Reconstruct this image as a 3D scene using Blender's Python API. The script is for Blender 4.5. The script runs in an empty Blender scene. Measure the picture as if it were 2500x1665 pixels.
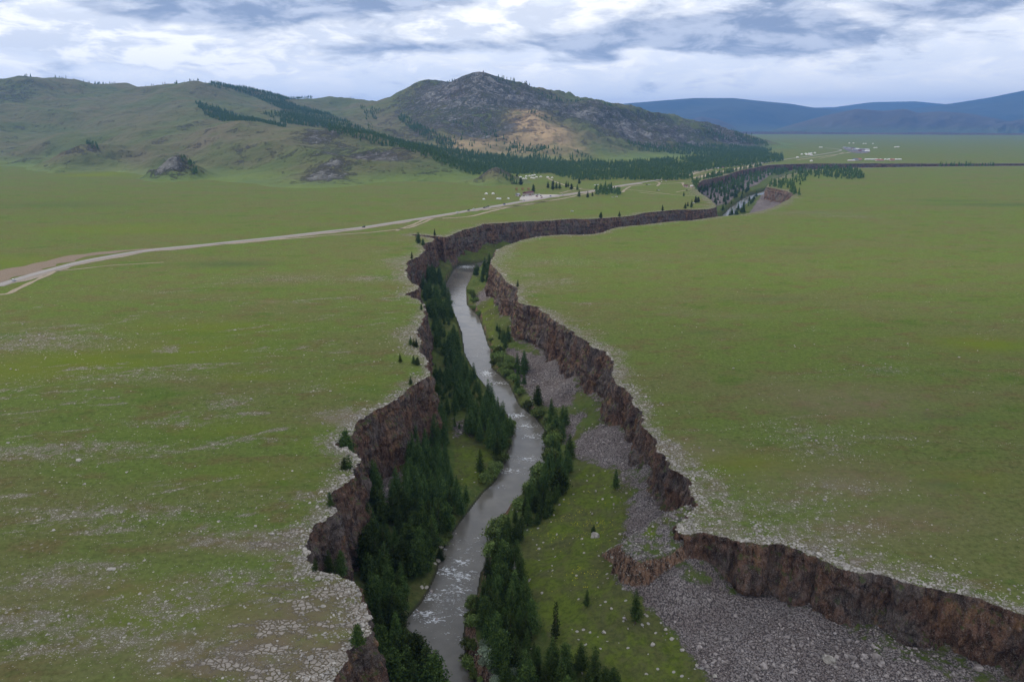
import bpy, math, numpy as np, random, time
from mathutils import Vector
from mathutils.geometry import delaunay_2d_cdt
T0 = time.time()
rng = np.random.default_rng(7)
random.seed(7)
R = math.radians
# ------------------------------------------------------------------ camera model
F, PITCH, H = 1944.0, R(15.3), 130.0
CP, SP = math.cos(PITCH), math.sin(PITCH)
def ray(u, v):
    x = (np.asarray(u, float) - 1250) / F; w = -(np.asarray(v, float) - 832.5) / F
    return x, CP + w * SP, -SP + w * CP
def gp(u, v, z=0.0):            # picture direction -> point on the level z
    dx, dy, dz = ray(u, v); t = (z - H) / dz
    return np.stack([dx * t, dy * t], -1)
def at(u, v, Y):                # direction + forward distance -> 3D point
    dx, dy, dz = ray(u, v); t = Y / dy
    return np.array([dx * t, Y, H + dz * t])
def proj(x, y, z):
    z = z - H
    f = y * CP - z * SP; up = y * SP + z * CP
    f = np.where(f < 1, 1, f)
    return 1250 + F * x / f, 832.5 - F * up / f
# ------------------------------------------------------------------ numpy noise
def _h(ix, iy, iz, s):
    n = (ix * 374761393 + iy * 668265263 + iz * 2147483647 + s * 974634777) & 0xffffffff
    n = ((n ^ (n >> 13)) * 1274126177) & 0xffffffff
    n = ((n ^ (n >> 15)) * 2246822519) & 0xffffffff
    return ((n ^ (n >> 16)) & 0xffff) / 65535.0
def vnoise(x, y, z=None, seed=0):
    x = np.asarray(x, float); y = np.asarray(y, float)
    z = np.zeros_like(x) if z is None else np.asarray(z, float)
    ix, iy, iz = [np.floor(a).astype(np.int64) for a in (x, y, z)]
    fx, fy, fz = x - ix, y - iy, z - iz
    fx, fy, fz = [f * f * (3 - 2 * f) for f in (fx, fy, fz)]
    r = 0
    for dx in (0, 1):
        for dy in (0, 1):
            for dz in (0, 1):
                w = (fx if dx else 1 - fx) * (fy if dy else 1 - fy) * (fz if dz else 1 - fz)
                r = r + w * _h(ix + dx, iy + dy, iz + dz, seed)
    return r * 2 - 1
def fbm(x, y, z=None, o=4, seed=0, g=0.5):
    r = 0; a = 1; t = 0
    for i in range(o):
        k = 2.03 ** i
        r = r + a * vnoise(x * k + i * 17.3, y * k - i * 9.1, None if z is None else z * k, seed + i); t += a; a *= g
    return r / t
def sstep(a, b, x):
    t = np.clip((x - a) / (b - a), 0, 1); return t * t * (3 - 2 * t)
def pdist(P, L, closed=False):  # distance of points to a polyline
    L = np.asarray(L, float); A = L[:-1]; B = L[1:]
    if closed: A = L; B = np.roll(L, -1, 0)
    out = np.full(len(P), 1e9)
    for a, b in zip(A, B):
        d = b - a; l = (d ** 2).sum() + 1e-9
        t = np.clip(((P - a) @ d) / l, 0, 1)
        q = P - (a + t[:, None] * d)
        out = np.minimum(out, (q ** 2).sum(1))
    return np.sqrt(out)
def inpoly(P, L):
    L = np.asarray(L, float); x, y = P[:, 0], P[:, 1]
    ins = np.zeros(len(P), bool); j = len(L) - 1
    for i in range(len(L)):
        xi, yi = L[i]; xj, yj = L[j]
        if yi != yj:
            c = ((yi > y) != (yj > y)) & (x < (xj - xi) * (y - yi) / (yj - yi) + xi)
            ins ^= c
        j = i
    return ins
# ------------------------------------------------------------------ object helpers
col = bpy.context.scene.collection
def tag(o, label=None, cat=None, group=None, kind=None):
    if label: o['label'] = label
    if cat: o['category'] = cat
    if group: o['group'] = group
    if kind: o['kind'] = kind
    return o
def mesh(name, V, Fc, mat, smooth=True, attrs=None):
    V = np.asarray(V, np.float32); me = bpy.data.meshes.new(name)
    if isinstance(Fc, np.ndarray):
        k = Fc.shape[1]; n = len(Fc)
        me.vertices.add(len(V)); me.vertices.foreach_set('co', V.ravel())
        me.loops.add(n * k); me.loops.foreach_set('vertex_index', Fc.astype(np.int32).ravel())
        me.polygons.add(n); me.polygons.foreach_set('loop_start', np.arange(0, n * k, k, dtype=np.int32))
        me.polygons.foreach_set('loop_total', np.full(n, k, np.int32))
        me.update(calc_edges=True); me.validate()
    else:
        me.from_pydata(V.tolist(), [], Fc)
    me.polygons.foreach_set('use_smooth', np.full(len(me.polygons), smooth))
    for k, a in (attrs or {}).items():
        at_ = me.attributes.new(k, 'FLOAT', 'POINT'); at_.data.foreach_set('value', np.asarray(a, np.float32))
    if mat: me.materials.append(mat)
    return me
def obj(name, me, parent=None, loc=None, rz=None, sc=None):
    o = bpy.data.objects.new(name, me); col.objects.link(o)
    if parent: o.parent = parent
    if loc is not None: o.location = loc
    if rz is not None: o.rotation_euler = (0, 0, rz)
    if sc is not None: o.scale = sc if hasattr(sc, '__len__') else (sc, sc, sc)
    return o
def struct(name, me): return tag(obj(name, me), kind='structure')
def grid_faces(nr, nc, mask=None):
    i = np.arange(nr * nc).reshape(nr, nc)
    q = np.stack([i[:-1, :-1], i[:-1, 1:], i[1:, 1:], i[1:, :-1]], -1).reshape(-1, 4)
    if mask is not None: q = q[mask[q].any(1)]
    return q
def compact(V, Q, attrs=None):
    used = np.unique(Q); mp = np.full(len(V), -1); mp[used] = np.arange(len(used))
    return V[used], mp[Q], {k: a[used] for k, a in (attrs or {}).items()}
# ------------------------------------------------------------------ node helper
class NM:
    def __init__(s, name, world=False):
        if world:
            s.m = bpy.data.worlds.new(name); s.m.use_nodes = True
        else:
            s.m = bpy.data.materials.new(name); s.m.use_nodes = True
        s.t = s.m.node_tree; s.t.nodes.clear(); s.pos = None
    def n(s, ty, ins=None, **kw):
        nd = s.t.nodes.new(ty)
        for k, v in kw.items(): setattr(nd, k, v)
        for k, v in (ins or {}).items():
            if hasattr(v, 'is_linked') or isinstance(v, bpy.types.NodeSocket): s.t.links.new(v, nd.inputs[k])
            else:
                nd.inputs[k].default_value = v
        return nd
    def geo(s):
        if s.pos is None: s.pos = s.n('ShaderNodeNewGeometry')
        return s.pos.outputs
    def objc(s): return s.n('ShaderNodeTexCoord').outputs['Object']
    def mul(s, vec, xyz, add=(0, 0, 0)):
        a = s.n('ShaderNodeVectorMath', {0: vec, 1: xyz}, operation='MULTIPLY').outputs[0]
        return s.n('ShaderNodeVectorMath', {0: a, 1: add}, operation='ADD').outputs[0]
    def noise(s, vec, scale, detail=4, rough=.55, dist=0.0, out=0):
        return s.n('ShaderNodeTexNoise', {'Vector': vec, 'Scale': scale, 'Detail': detail, 'Roughness': rough, 'Distortion': dist}).outputs[out]
    def vor(s, vec, scale, feature='F1', out='Distance', rand=1.0):
        return s.n('ShaderNodeTexVoronoi', {'Vector': vec, 'Scale': scale, 'Randomness': rand}, feature=feature).outputs[out]
    def m_(s, op, a, b=0.0, c=None, clamp=False):
        i = {0: a, 1: b}
        if c is not None: i[2] = c
        return s.n('ShaderNodeMath', i, operation=op, use_clamp=clamp).outputs[0]
    def ss(s, x, a, b, lo=0.0, hi=1.0):
        return s.n('ShaderNodeMapRange', {'Value': x, 'From Min': a, 'From Max': b, 'To Min': lo, 'To Max': hi}, interpolation_type='SMOOTHSTEP').outputs[0]
    def mix(s, f, a, b):
        nd = s.n('ShaderNodeMix', data_type='RGBA')
        for idx, v in ((0, f), (6, a), (7, b)):
            if isinstance(v, bpy.types.NodeSocket): s.t.links.new(v, nd.inputs[idx])
            else: nd.inputs[idx].default_value = v if idx == 0 else (*v, 1)
        return nd.outputs[2]
    def attr(s, name): return s.n('ShaderNodeAttribute', attribute_name=name).outputs['Fac']
    def hsv(s, c, val, sat=1.0, hue=.5):
        return s.n('ShaderNodeHueSaturation', {'Color': c, 'Value': val, 'Saturation': sat, 'Hue': hue}).outputs[0]
    def bump(s, h, dist, st=1.0):
        return s.n('ShaderNodeBump', {'Height': h, 'Distance': dist, 'Strength': st}).outputs[0]
    def out(s, color, rough=.95, normal=None, spec=.2, **kw):
        i = {'Base Color': color if isinstance(color, bpy.types.NodeSocket) else (*color, 1), 'Roughness': rough, 'Specular IOR Level': spec}
        if normal is not None: i['Normal'] = normal
        i.update(kw)
        b = s.n('ShaderNodeBsdfPrincipled', i)
        s.n('ShaderNodeOutputMaterial', {'Surface': b.outputs[0]}); return s.m
def plain(name, c, rough=.7, var=.15):
    s = NM(name); p = s.objc(); nz = s.noise(p, 1.3, 3)
    return s.out(s.hsv(s.mix(0.0, c, c), s.ss(nz, .3, .7, 1 - var, 1 + var)), rough)
# ------------------------------------------------------------------ traced outlines of the gorge
LEFT_PX = [(830,1950),(795,1800),(810,1665),(819,1645),(846,1619),(857,1602),(860,1586),(876,1570),(887,1556),(893,1532),(906,1515),(909,1497),(896,1473),
 (887,1449),(872,1431),(857,1419),(838,1409),(819,1402),(800,1399),(780,1396),(771,1387),(756,1378),(747,1366),(745,1351),(744,1330),(756,1312),(773,1290),(787,1274),
 (801,1262),(819,1250),(822,1233),(812,1216),(818,1195),(832,1181),(853,1172),(860,1156),(873,1146),(874,1131),(866,1119),(853,1106),(838,1099),(820,1095),(812,1084),(826,1074),(850,1062),
 (862,1045),(879,1029),(898,1013),(936,993),(965,978),(982,962),(997,949),(1019,934),(1044,920),(1052,911),(1050,902),(1038,896),(1040,879),(1032,868),(1018,857),(1024,843),(1026,829),
 (1016,806),(1032,790),(1036,770),(1039,755),(1031,738),(1013,727),(1000,722),(983,720),(1003,714),(1023,704),(1018,696),(1003,689),(994,678),(992,664),(995,650),(1001,636),(1016,629),
 (1029,619),(1040,608),(1032,601),(1040,593),(1058,590),(1062,583),(1040,579),(1003,574.5),(1005,572),(1040,574),(1068,577.5),(1090,580),(1105,574),(1125,564),(1151,557),(1171,552),(1176,547.5),
 (1205,546),(1233,545),(1284,541),(1330,539.5),(1360,538),(1398,534),(1430,536),(1470,533),(1508,531),(1530,529),(1554,524.6),(1584,519),(1625,515),(1665,512),(1700,513),(1732,511),(1749,506),
 (1745,498),(1740,491),(1725,482),(1712,474),(1704,466),(1699,457),(1704,450),(1710,442),(1740,436),(1776,428),(1792,421),(1808,416),(1846,410),(1862,405.5),(1880,403),(1940,401),(1980,400),
 (2060,400.2),(2150,399.5),(2300,400.4),(2500,399.8),(3000,399)]
RIGHT_PX = [(3400,1900),(3000,1720),(2700,1590),(2560,1530),(2500,1506),(2455,1488),(2413,1472),(2380,1460),(2345,1451),(2280,1436),(2209,1417),(2165,1408),(2138,1394),(2110,1392),(2084,1387),(2040,1370),
 (1999,1356),(1960,1340),(1917,1327),(1863,1325),(1840,1323),(1819,1319),(1790,1316),(1750,1308),(1714,1298),(1690,1300),(1664,1305),(1655,1290),(1676,1262),(1690,1235),(1684,1209),(1678,1190),(1675,1171),(1666,1158),(1655,1145),(1640,1128),
 (1620,1114),(1606,1094),(1598,1077),(1580,1057),(1568,1045),(1566,1034),(1569,1018),(1563,1005),(1549,988),(1546,965),(1534,955),(1520,945),(1504,934),(1500,925),(1502,908),(1497,890),(1490,872),(1486,859),(1460,850),
 (1440,842),(1421,832),(1405,818),(1388,806),(1370,795),(1350,781),(1336,769),(1322,760),(1310,751),(1296,747),(1281,746),(1271,742),(1266,733),(1263,724),(1264,710),(1258,701),(1245,695),(1233,689),(1227,678),(1220,668),
 (1212,657),(1204,650),(1197,644),(1198,634),(1206,624),(1212,614),(1221,605.5),(1244,596),(1271,588),(1295,582),(1324,577),(1350,574.5),(1374,573),(1410,574),(1450,573),(1468,569),(1481,565),(1490,560),(1508,555.7),(1535,552),(1565,550),(1642,540),(1680,539.5),(1724,533),
 (1760,528),(1816,524),(1828,521),(1860,515),(1890,506),(1916,492),(1934,482),(1937,474),(1920,467),(1900,463),(1882,459),(1870,458),(1876,450),(1892,438),(1920,428),(1960,418.5),(2000,413.5),(2039,411),(2119,409.5),(2300,406.5),(2500,405),(3000,404)]
LB_PX = [(1140,2200),(1095,1800),(1074,1665),(1046,1630),(1027,1607),(1018,1580),(1015,1553),(991,1532),(993,1511),(1027,1473),(1048,1440),(1066,1398),(1077,1354),(1095,1315),(1124,1274),(1178,1204),(1210,1175),(1226,1131),(1248,1086),
 (1252,1054),(1239,1012),(1207,1003),(1188,946),(1162,914),(1137,869),(1133,857),(1128,814),(1115,778),(1095,737),(1085,699),(1098,675),(1108,656),(1120,649),(1155,644),(1200,634),(1250,624),(1374,611),(1508,599),(1642,581),(1720,555),(1760,530),(1782,508),(1808,490),(1824,480),(1880,462),(1980,447),(2130,439),(2500,435.5),(3000,434)]
RB_PX = [(1330,2200),(1210,1800),(1158,1665),(1137,1621),(1131,1547),(1140,1503),(1164,1452),(1173,1398),(1205,1348),(1210,1296),(1226,1258),(1274,1226),(1325,1156),(1338,1105),(1334,1057),(1306,1019),(1267,990),(1242,936),(1200,898),(1197,850),
 (1192,844),(1179,801),(1169,773),(1141,745),(1138,704),(1150,678),(1160,660),(1180,650),(1210,643),(1250,633),(1374,620),(1508,608),(1642,590),(1727,565),(1772,540),(1800,515),(1824,497),(1842,484),(1900,467.5),(2000,451.5),(2150,443),(2500,438.5),(3000,437)]
def px2(L, z=0.0): return gp(np.array(L)[:, 0], np.array(L)[:, 1], z)
LW = np.vstack([[(-85, -150), (-62, 60)], px2(LEFT_PX)])
RW = np.vstack([[(420, -150), (300, 60)], px2(RIGHT_PX)])
LBW, RBW = px2(LB_PX, -38), px2(RB_PX, -38)
CANYON = np.vstack([LW, RW[::-1]])
RIVER = np.vstack([LBW, RBW[::-1]])
def resample(L, kx=1 / 480., mn=.35):
    P = [L[0]]
    for a, b in zip(L[:-1], L[1:]):
        n = max(1, int(np.linalg.norm(b - a) / max(mn, min(np.linalg.norm(a), np.linalg.norm(b)) * kx)))
        for i in range(1, n + 1): P.append(a + (b - a) * i / n)
    return np.array(P)
def smooth_line(L, it=1):
    for _ in range(it):
        q = [L[0]]
        for a, b in zip(L[:-1], L[1:]): q += [a * .75 + b * .25, a * .25 + b * .75]
        q.append(L[-1]); L = np.array(q)
    return L
def rim_line(L):
    P = resample(smooth_line(L)); r = np.linalg.norm(P, axis=1)
    t = np.gradient(P, axis=0); t /= np.linalg.norm(t, axis=1)[:, None] + 1e-9
    nrm = np.stack([t[:, 1], -t[:, 0]], 1)      # right hand side of travel
    d = 2.0 * fbm(P[:, 0] / 24, P[:, 1] / 24, o=2, seed=1) + 2.2 * fbm(P[:, 0] / 8, P[:, 1] / 8, o=3, seed=3) + 1.2 * fbm(P[:, 0] / 2.4, P[:, 1] / 2.4, o=2, seed=9)
    return P + nrm * d[:, None]
RL, RR = rim_line(LW), rim_line(RW)
# ------------------------------------------------------------------ hills (thin surface through surveyed ridge and foot points)
CREST = [(-500,250,4800),(-200,222,4700),(0,202,4500),(38,191,4450),(63,184,4400),(80,188,4450),(99,189,4500),(140,192,4600),(191,199,4700),(306,203,4800),(402,197,4500),(474,195,4200),(536,208,4300),(631,226,4500),(689,232,4800),(765,240,5000),(842,241,5100),(915,249.5,4800),
 (972,240,4600),(990,228,4450),(1007,216,4300),(1033,200,4200),(1060,199,4200),(1079,203,4200),(1118,198,4100),(1130,190,4050),(1144,184,4000),(1160,180,3960),(1175,175,3950),(1190,178,3950),(1204,184,3950),(1230,194,3980),(1259,204,4000),(1309,217,4050),(1374,226,4100),(1431,226,4100),(1470,237,4100),
 (1508,252,4100),(1546,271,4100),(1584,284,4150),(1642,297,4200),(1700,308,4300),(1753,313,4400),(1830,329,4600),(1868,343,4700),(1893,358,4700)]
SLOPE = [(0,300,3300),(60,250,3900),(150,290,3500),(283,303,3250),(295,280,3600),(100,240,4050),(200,250,4000),(330,250,3950),(250,225,4400),(380,225,4200),(440,232,3950),(400,268,3550),(350,300,3250),(270,340,2850),(200,368,2700),
 (480,250,3650),(470,300,2950),(380,330,2750),(330,358,2550),(250,380,2600),(120,350,2900),(0,350,3000),(100,385,2850),(485,298,2800),(560,293,2720),(640,313,2600),(700,317,2500),(780,310,2400),(830,322,2350),(900,335,2280),(960,350,2200),(1010,362,2150),(1060,386,2090),(1110,409,2020),
 (520,340,2450),(560,370,2250),(650,385,2080),(740,350,2200),(780,390,1980),(880,385,2020),(790,432,1790),(700,425,1880),(450,385,2350),(960,402,1960),(600,412,2080),
 (500,262,3380),(560,285,3280),(620,300,3200),(700,285,3500),(765,290,3450),(800,300,3350),(860,320,3250),(900,335,3120),(960,350,3000),(1040,375,2800),(1100,395,2500),(1150,411,2250),
 (850,270,4300),(900,290,3900),(800,262,4500),(950,300,3700),(700,250,4400),(600,237,4300),(640,262,3850),(560,240,4000),(1000,340,3300),(1000,262,3900),(1060,240,3900),(1100,240,3800),(1180,225,3780),(1250,258,3700),(1180,290,3480),(1050,310,3420),(1100,340,3200),(1200,350,3080),
 (1290,270,3560),(1340,318,3280),(1410,367,2960),(1100,368,3000),(1200,382,2850),(1300,385,2830),(1400,388,2850),(1450,300,3700),(1400,260,3900),(1500,320,3600),(1500,290,3850),(1550,350,3450),(1440,350,3250),(1650,340,3900),(1700,358,4000),(1780,348,4350),(1600,372,3350)]
FOOT = [(-300,410),(-100,405),(0,398),(90,412),(180,422),(300,420),(345,433),(430,448),(500,444),(600,450),(700,462),(780,474),(850,460),(950,445),(1050,445),(1120,450),(1200,460),(1280,450),(1330,440),(1400,440),(1300,415),(1400,412),(1500,402),(1450,392),(1600,396),(1700,393),(1800,385),(1900,374),(1950,372),(1800,372),(1700,378),(2000,365),(1550,420),(1650,415),(1200,432),(1240,420)]
pts = []
for u, v, Y in CREST:
    p = at(u, v, Y); pts.append(p)
    pts.append(np.array([p[0] * 1.15, Y + 900, p[2] * .55])); pts.append(np.array([p[0] * 1.4, Y + 2400, -15.]))
for u, v, Y in SLOPE: pts.append(at(u, v, Y))
for u, v in FOOT: g = gp(u, v); pts.append(np.array([g[0], g[1], -.3]))
for u, v in [(-600,470),(-300,480),(0,480),(200,490),(400,495),(600,500),(800,505),(1000,490),(1200,490),(1400,470),(1600,450),(1800,410),(2000,380),(2200,370)]: g = gp(u, v); pts.append(np.array([g[0], g[1], -14.]))
for x, y, z in [(2600,5200,-15),(2600,7400,-15),(1800,6800,-15),(-3600,3000,60),(-3600,5000,250),(-3600,7500,-10),(-620,2980,70),(-350,2900,60),(-250,2700,50)]: pts.append(np.array([x, y, z], float))
pts = np.array(pts); KC = 60.0
def rbfk(A, B): return np.sqrt(((A[:, None, :] - B[None]) ** 2).sum(2) + KC * KC)
_w = np.linalg.solve(rbfk(pts[:, :2], pts[:, :2]) - .06 * KC * np.eye(len(pts)), pts[:, 2] - pts[:, 2].mean())
KNOLL = [(203,350,2420,85,1),(432,383,1990,52,1),(70,388,2650,50,1),(1212,412,1850,42,1),(793,402,1900,50,1),(560,352,2350,90,1),(395,372,2300,60,1)]
def hills(x, y):
    x = np.asarray(x, float); y = np.asarray(y, float); sh = x.shape; P = np.stack([x.ravel(), y.ravel()], 1); z = np.empty(len(P))
    for i in range(0, len(P), 20000): z[i:i + 20000] = rbfk(P[i:i + 20000], pts[:, :2]) @ _w
    z = z + pts[:, 2].mean(); x, y = P[:, 0], P[:, 1]
    k = np.clip(z / 60, 0, 1)
    rug = sstep(-300, 100, x) * .75 + .35
    rd = 1 - np.abs(fbm(x / 260, y / 260, o=4, seed=21)) * 2
    rd2 = 1 - np.abs(fbm(x / 620, y / 420 + x / 900, o=3, seed=24)) * 2
    z = z + k * rug * 34 * (rd - .72) + k * 34 * (rd2 - .75) * (1.15 - .6 * rug) + k * rug * 9 * fbm(x / 48, y / 48, o=4, seed=5, g=.6) + k * sstep(-200, 200, x) * 7 * (1 - 2 * np.abs(fbm(x / 30, y / 30, o=3, seed=29)))
    for u, v, Y, hh, rr in KNOLL:
        c = at(u, v, Y); d = np.hypot(x - c[0], (y - c[1]) * .75) * (1 + .35 * fbm(x / 40, y / 40, o=3, seed=8))
        zc = float((rbfk(np.array([[c[0], c[1]]]), pts[:, :2]) @ _w)[0] + pts[:, 2].mean())
        e = np.exp(-(d / hh) ** 2); z = z + max(c[2] - zc, 6) * e + 5 * e * (1 - 2 * np.abs(fbm(x / 16, y / 16, o=3, seed=4)))
    return z.reshape(sh)
def gz(x, y):                   # plateau level
    x = np.asarray(x, float); y = np.asarray(y, float); r = np.hypot(x, y)
    return .9 * fbm(x / 90, y / 90, o=3, seed=2) * sstep(1200, 500, r) * sstep(120, 60, -0 * r) if False else .8 * fbm(x / 90, y / 90, o=3, seed=2) * (1 - sstep(400, 680, r))
# ------------------------------------------------------------------ gorge floor height
SPUR0, SPUR1 = gp(1702, 1258, -1), gp(1578, 1338, -6)
def floor_z(P, full=False):
    dr = pdist(P, RIVER, True); dr = np.where(inpoly(P, RIVER), -dr, dr)
    dl = pdist(P, LW); dR = pdist(P, RW); ins = inpoly(P, CANYON)
    dw = np.where(ins, np.minimum(dl, dR), 0)
    # which side of the river: the nearer rim decides
    bl = pdist(P, LBW); br = pdist(P, RBW)
    right = sstep(-3, 3, bl - br)
    Y = P[:, 1]
    hbl = -31 + 5 * sstep(480, 700, Y) + 7 * fbm(P[:, 0] / 20, Y / 20, o=2, seed=6) + 8 * sstep(1200, 1500, Y)
    hbr = -16.5 - 10 * sstep(370, 440, Y) + 7 * fbm(P[:, 0] / 19, Y / 19, o=2, seed=7) + 3 * sstep(160, 60, P[:, 0]) * sstep(330, 250, Y) - 5 * sstep(150, 240, P[:, 0]) * sstep(330, 230, Y)
    t = np.clip(dr, 0, None) / (np.clip(dr, 0, None) + dw + 1e-3)
    zl = -37.6 + (hbl + 37.6) * (.35 * sstep(0, .12, t) + .65 * np.power(t, 1.6))
    zr = -37.6 + (hbr + 37.6) * (.30 * sstep(0, .10, t) + .70 * np.power(t, 1.15))
    z = zl * (1 - right) + zr * right
    z = z + np.clip(dr / 12, 0, 1) * (.9 * fbm(P[:, 0] / 14, Y / 14, o=4, seed=11) + .25 * fbm(P[:, 0] / 2.5, Y / 2.5, o=2, seed=13))
    z = np.where(dr < 0, np.maximum(-38.2 + dr * .35, -40), z)
    # rocky spur on the near right
    d = SPUR1 - SPUR0; l = (d ** 2).sum(); tt = np.clip(((P - SPUR0) @ d) / l, 0, 1)
    q = P - (SPUR0 + tt[:, None] * d); dist = np.hypot(q[:, 0], q[:, 1]); side = np.sign(q[:, 0] * d[1] - q[:, 1] * d[0])
    nz = fbm(P[:, 0] / 5, Y / 5, o=3, seed=15)
    top = -.6 - 5.0 * tt ** 1.1 + .8 * nz
    endd = np.clip(((P - SPUR0) @ d) / l - 1, 0, None) * math.sqrt(l)
    s = np.where(side < 0, 2.6, .75) if False else np.where(q[:, 1] < 0, 3.2, .9)
    s = s + 2.2 * sstep(0, 4, endd); sp = top - np.clip(dist - 7.5 + 2.5 * nz, 0, None) * s
    sp = np.where(dist < 22, sp, -99)
    z2 = np.maximum(z, sp); z2 = np.where(P[:, 1] > 150, z2, z)
    if full: return z2, dr, dw, dl, dR, right, ins, t, (z2 > z + .2)
    return z2
print('setup', time.time() - T0)
# ------------------------------------------------------------------ materials of the land
GRASS_A, GRASS_B, GRASS_C = (.124, .166, .040), (.142, .152, .054), (.092, .142, .028)
def grass_color(s, p, big=1.0):
    q = s.mul(p, (1, 1.7, 1)); n1 = s.noise(q, .0085 * big, 6, .62); n2 = s.noise(q, .045, 6, .68); n3 = s.noise(p, .55, 5, .75); n4 = s.noise(q, .16, 5, .7)
    c = s.mix(s.ss(n1, .42, .60), GRASS_A, GRASS_B)
    c = s.mix(s.ss(n2, .48, .66, 0, .85), c, (.146, .118, .052))
    c = s.mix(s.ss(s.noise(q, .021, 5, .65), .55, .68, 0, .85), c, GRASS_C)
    c = s.mix(s.ss(n4, .50, .66, 0, .55), c, (.080, .104, .030))
    c = s.mix(s.ss(n4, .44, .34, 0, .45), c, (.168, .172, .060))
    c = s.mix(s.ss(n3, .42, .72, 0, .45), c, (.056, .072, .014))
    return s.hsv(c, s.ss(n3, .28, .72, 1.12, .84)), n3
def mat_plateau():
    s = NM('steppe_grass'); p = s.objc(); c, n3 = grass_color(s, p)
    c = s.mix(s.m_('MULTIPLY', s.attr('lush'), .8), c, (.135, .170, .018))
    c = s.mix(s.m_('MULTIPLY', s.attr('dark'), .8), c, (.060, .100, .038))
    c = s.mix(s.m_('MULTIPLY', s.attr('dry'), s.ss(s.noise(p, .12, 5, .7), .3, .6, .3, 1)), c, (.20, .150, .098))
    st = s.attr('stone')
    # streaks of broken rock breaking through the turf
    q = s.mul(s.n('ShaderNodeVectorRotate', {'Vector': p, 'Angle': -.36}, rotation_type='Z_AXIS').outputs[0], (.45, 1.35, 1)); stk = s.noise(q, .034, 7, .66, 1.4)
    st2 = s.m_('MULTIPLY', s.ss(stk, .55, .68), s.attr('streak'))
    dens = s.m_('MINIMUM', s.m_('ADD', st, s.m_('ADD', st2, s.m_('MULTIPLY', s.attr('streak'), .03))), 1.0)
    dens = s.m_('MULTIPLY', dens, s.ss(s.noise(p, .20, 5, .7), .38, .60, .12, 1.25))
    c = s.mix(s.m_('MULTIPLY', s.ss(dens, .06, .7), .62), c, (.185, .160, .120))
    def specks(sc, k):
        v = s.n('ShaderNodeTexVoronoi', {'Vector': p, 'Scale': sc, 'Randomness': 1.0})
        rnd = s.n('ShaderNodeSeparateColor', {0: v.outputs['Color']}).outputs
        on = s.m_('LESS_THAN', rnd[0], s.m_('MULTIPLY', dens, k * 1.25))
        inside = s.m_('LESS_THAN', v.outputs['Distance'], s.m_('MULTIPLY_ADD', rnd[1], .30, .20))
        return s.m_('MULTIPLY', on, inside), rnd[2]
    a, ra = specks(1.05, .5); b, rb = specks(2.6, .9)
    m = s.m_('MAXIMUM', a, b)
    sc_ = s.mix(ra, (.22, .195, .16), (.50, .465, .40))
    c2 = s.mix(s.m_('MULTIPLY', m, .9), c, sc_)
    # cracked slab pavement
    ed = s.n('ShaderNodeTexVoronoi', {'Vector': s.n('ShaderNodeVectorMath', {0: p, 1: s.n('ShaderNodeTexNoise', {'Vector': p, 'Scale': .7, 'Detail': 5}).outputs[1]}, operation='ADD').outputs[0], 'Scale': .62}, feature='DISTANCE_TO_EDGE').outputs[0]
    cell = s.n('ShaderNodeTexVoronoi', {'Vector': p, 'Scale': .5}).outputs['Color']
    pl = s.m_('MULTIPLY', s.ss(ed, .02, .12), s.ss(s.m_('ADD', s.attr('plate'), s.m_('MULTIPLY_ADD', s.noise(s.mul(p, (.7, 1.3, 1)), .2, 6, .7), 3.2, -1.6)), .50, .66))
    plc = s.mix(s.noise(p, 1.7, 4, .7), (.24, .20, .165), (.43, .385, .325))
    plc = s.mix(s.ss(s.attr('plate'), .3, .7, 0, .0), plc, plc)
    c3 = s.mix(s.ss(s.attr('plate'), .25, .6, 0, .55), c2, (.165, .125, .085))
    c3 = s.mix(pl, c3, plc)
    h = s.m_('ADD', s.m_('MULTIPLY', m, .35), s.m_('ADD', s.m_('MULTIPLY', pl, .4), s.m_('MULTIPLY', n3, .35)))
    return s.out(c3, 1.0, s.bump(h, 1.1, .9), 0.0)
def mat_cliff(name='basalt_cliff'):
    s = NM(name); p = s.objc()
    v = s.noise(s.mul(p, (1, 1, .42)), .42, 7, .72, .5); b = s.noise(s.mul(p, (.25, .25, 1.6)), .5, 4, .6)
    n = s.noise(p, .06, 5, .6); f = s.noise(p, 2.6, 5, .75)
    c = s.mix(s.ss(v, .36, .66), (.066, .042, .034), (.26, .145, .10))
    c = s.mix(s.ss(n, .42, .62, 0, .75), c, s.mix(s.ss(v, .3, .7), (.075, .062, .062), (.225, .20, .185)))
    c = s.mix(s.ss(s.noise(s.mul(p, (1, 1, .6)), .13, 5, .7), .54, .68, 0, .75), c, (.34, .19, .10))
    c = s.mix(s.ss(b, .60, .72, 0, .45), c, (.20, .165, .145))
    c = s.mix(s.ss(f, .52, .66, 0, .75), c, (.37, .34, .30))
    c = s.mix(s.ss(f, .47, .34, 0, .9), c, (.016, .012, .012))
    c = s.mix(s.m_('MULTIPLY', s.ss(s.n('ShaderNodeSeparateXYZ', {0: s.geo()['Normal']}).outputs[2], .45, .8), s.ss(s.noise(p, .3, 4, .6), .40, .55, 0, .85)), c, (.085, .110, .035))
    h = s.m_('ADD', s.m_('MULTIPLY', v, 1.2), s.m_('ADD', s.m_('MULTIPLY', f, .6), s.vor(s.mul(p, (1, 1, .35)), .9)))
    return s.out(c, .97, s.bump(h, 1.6, 1.0), .03)
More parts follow.
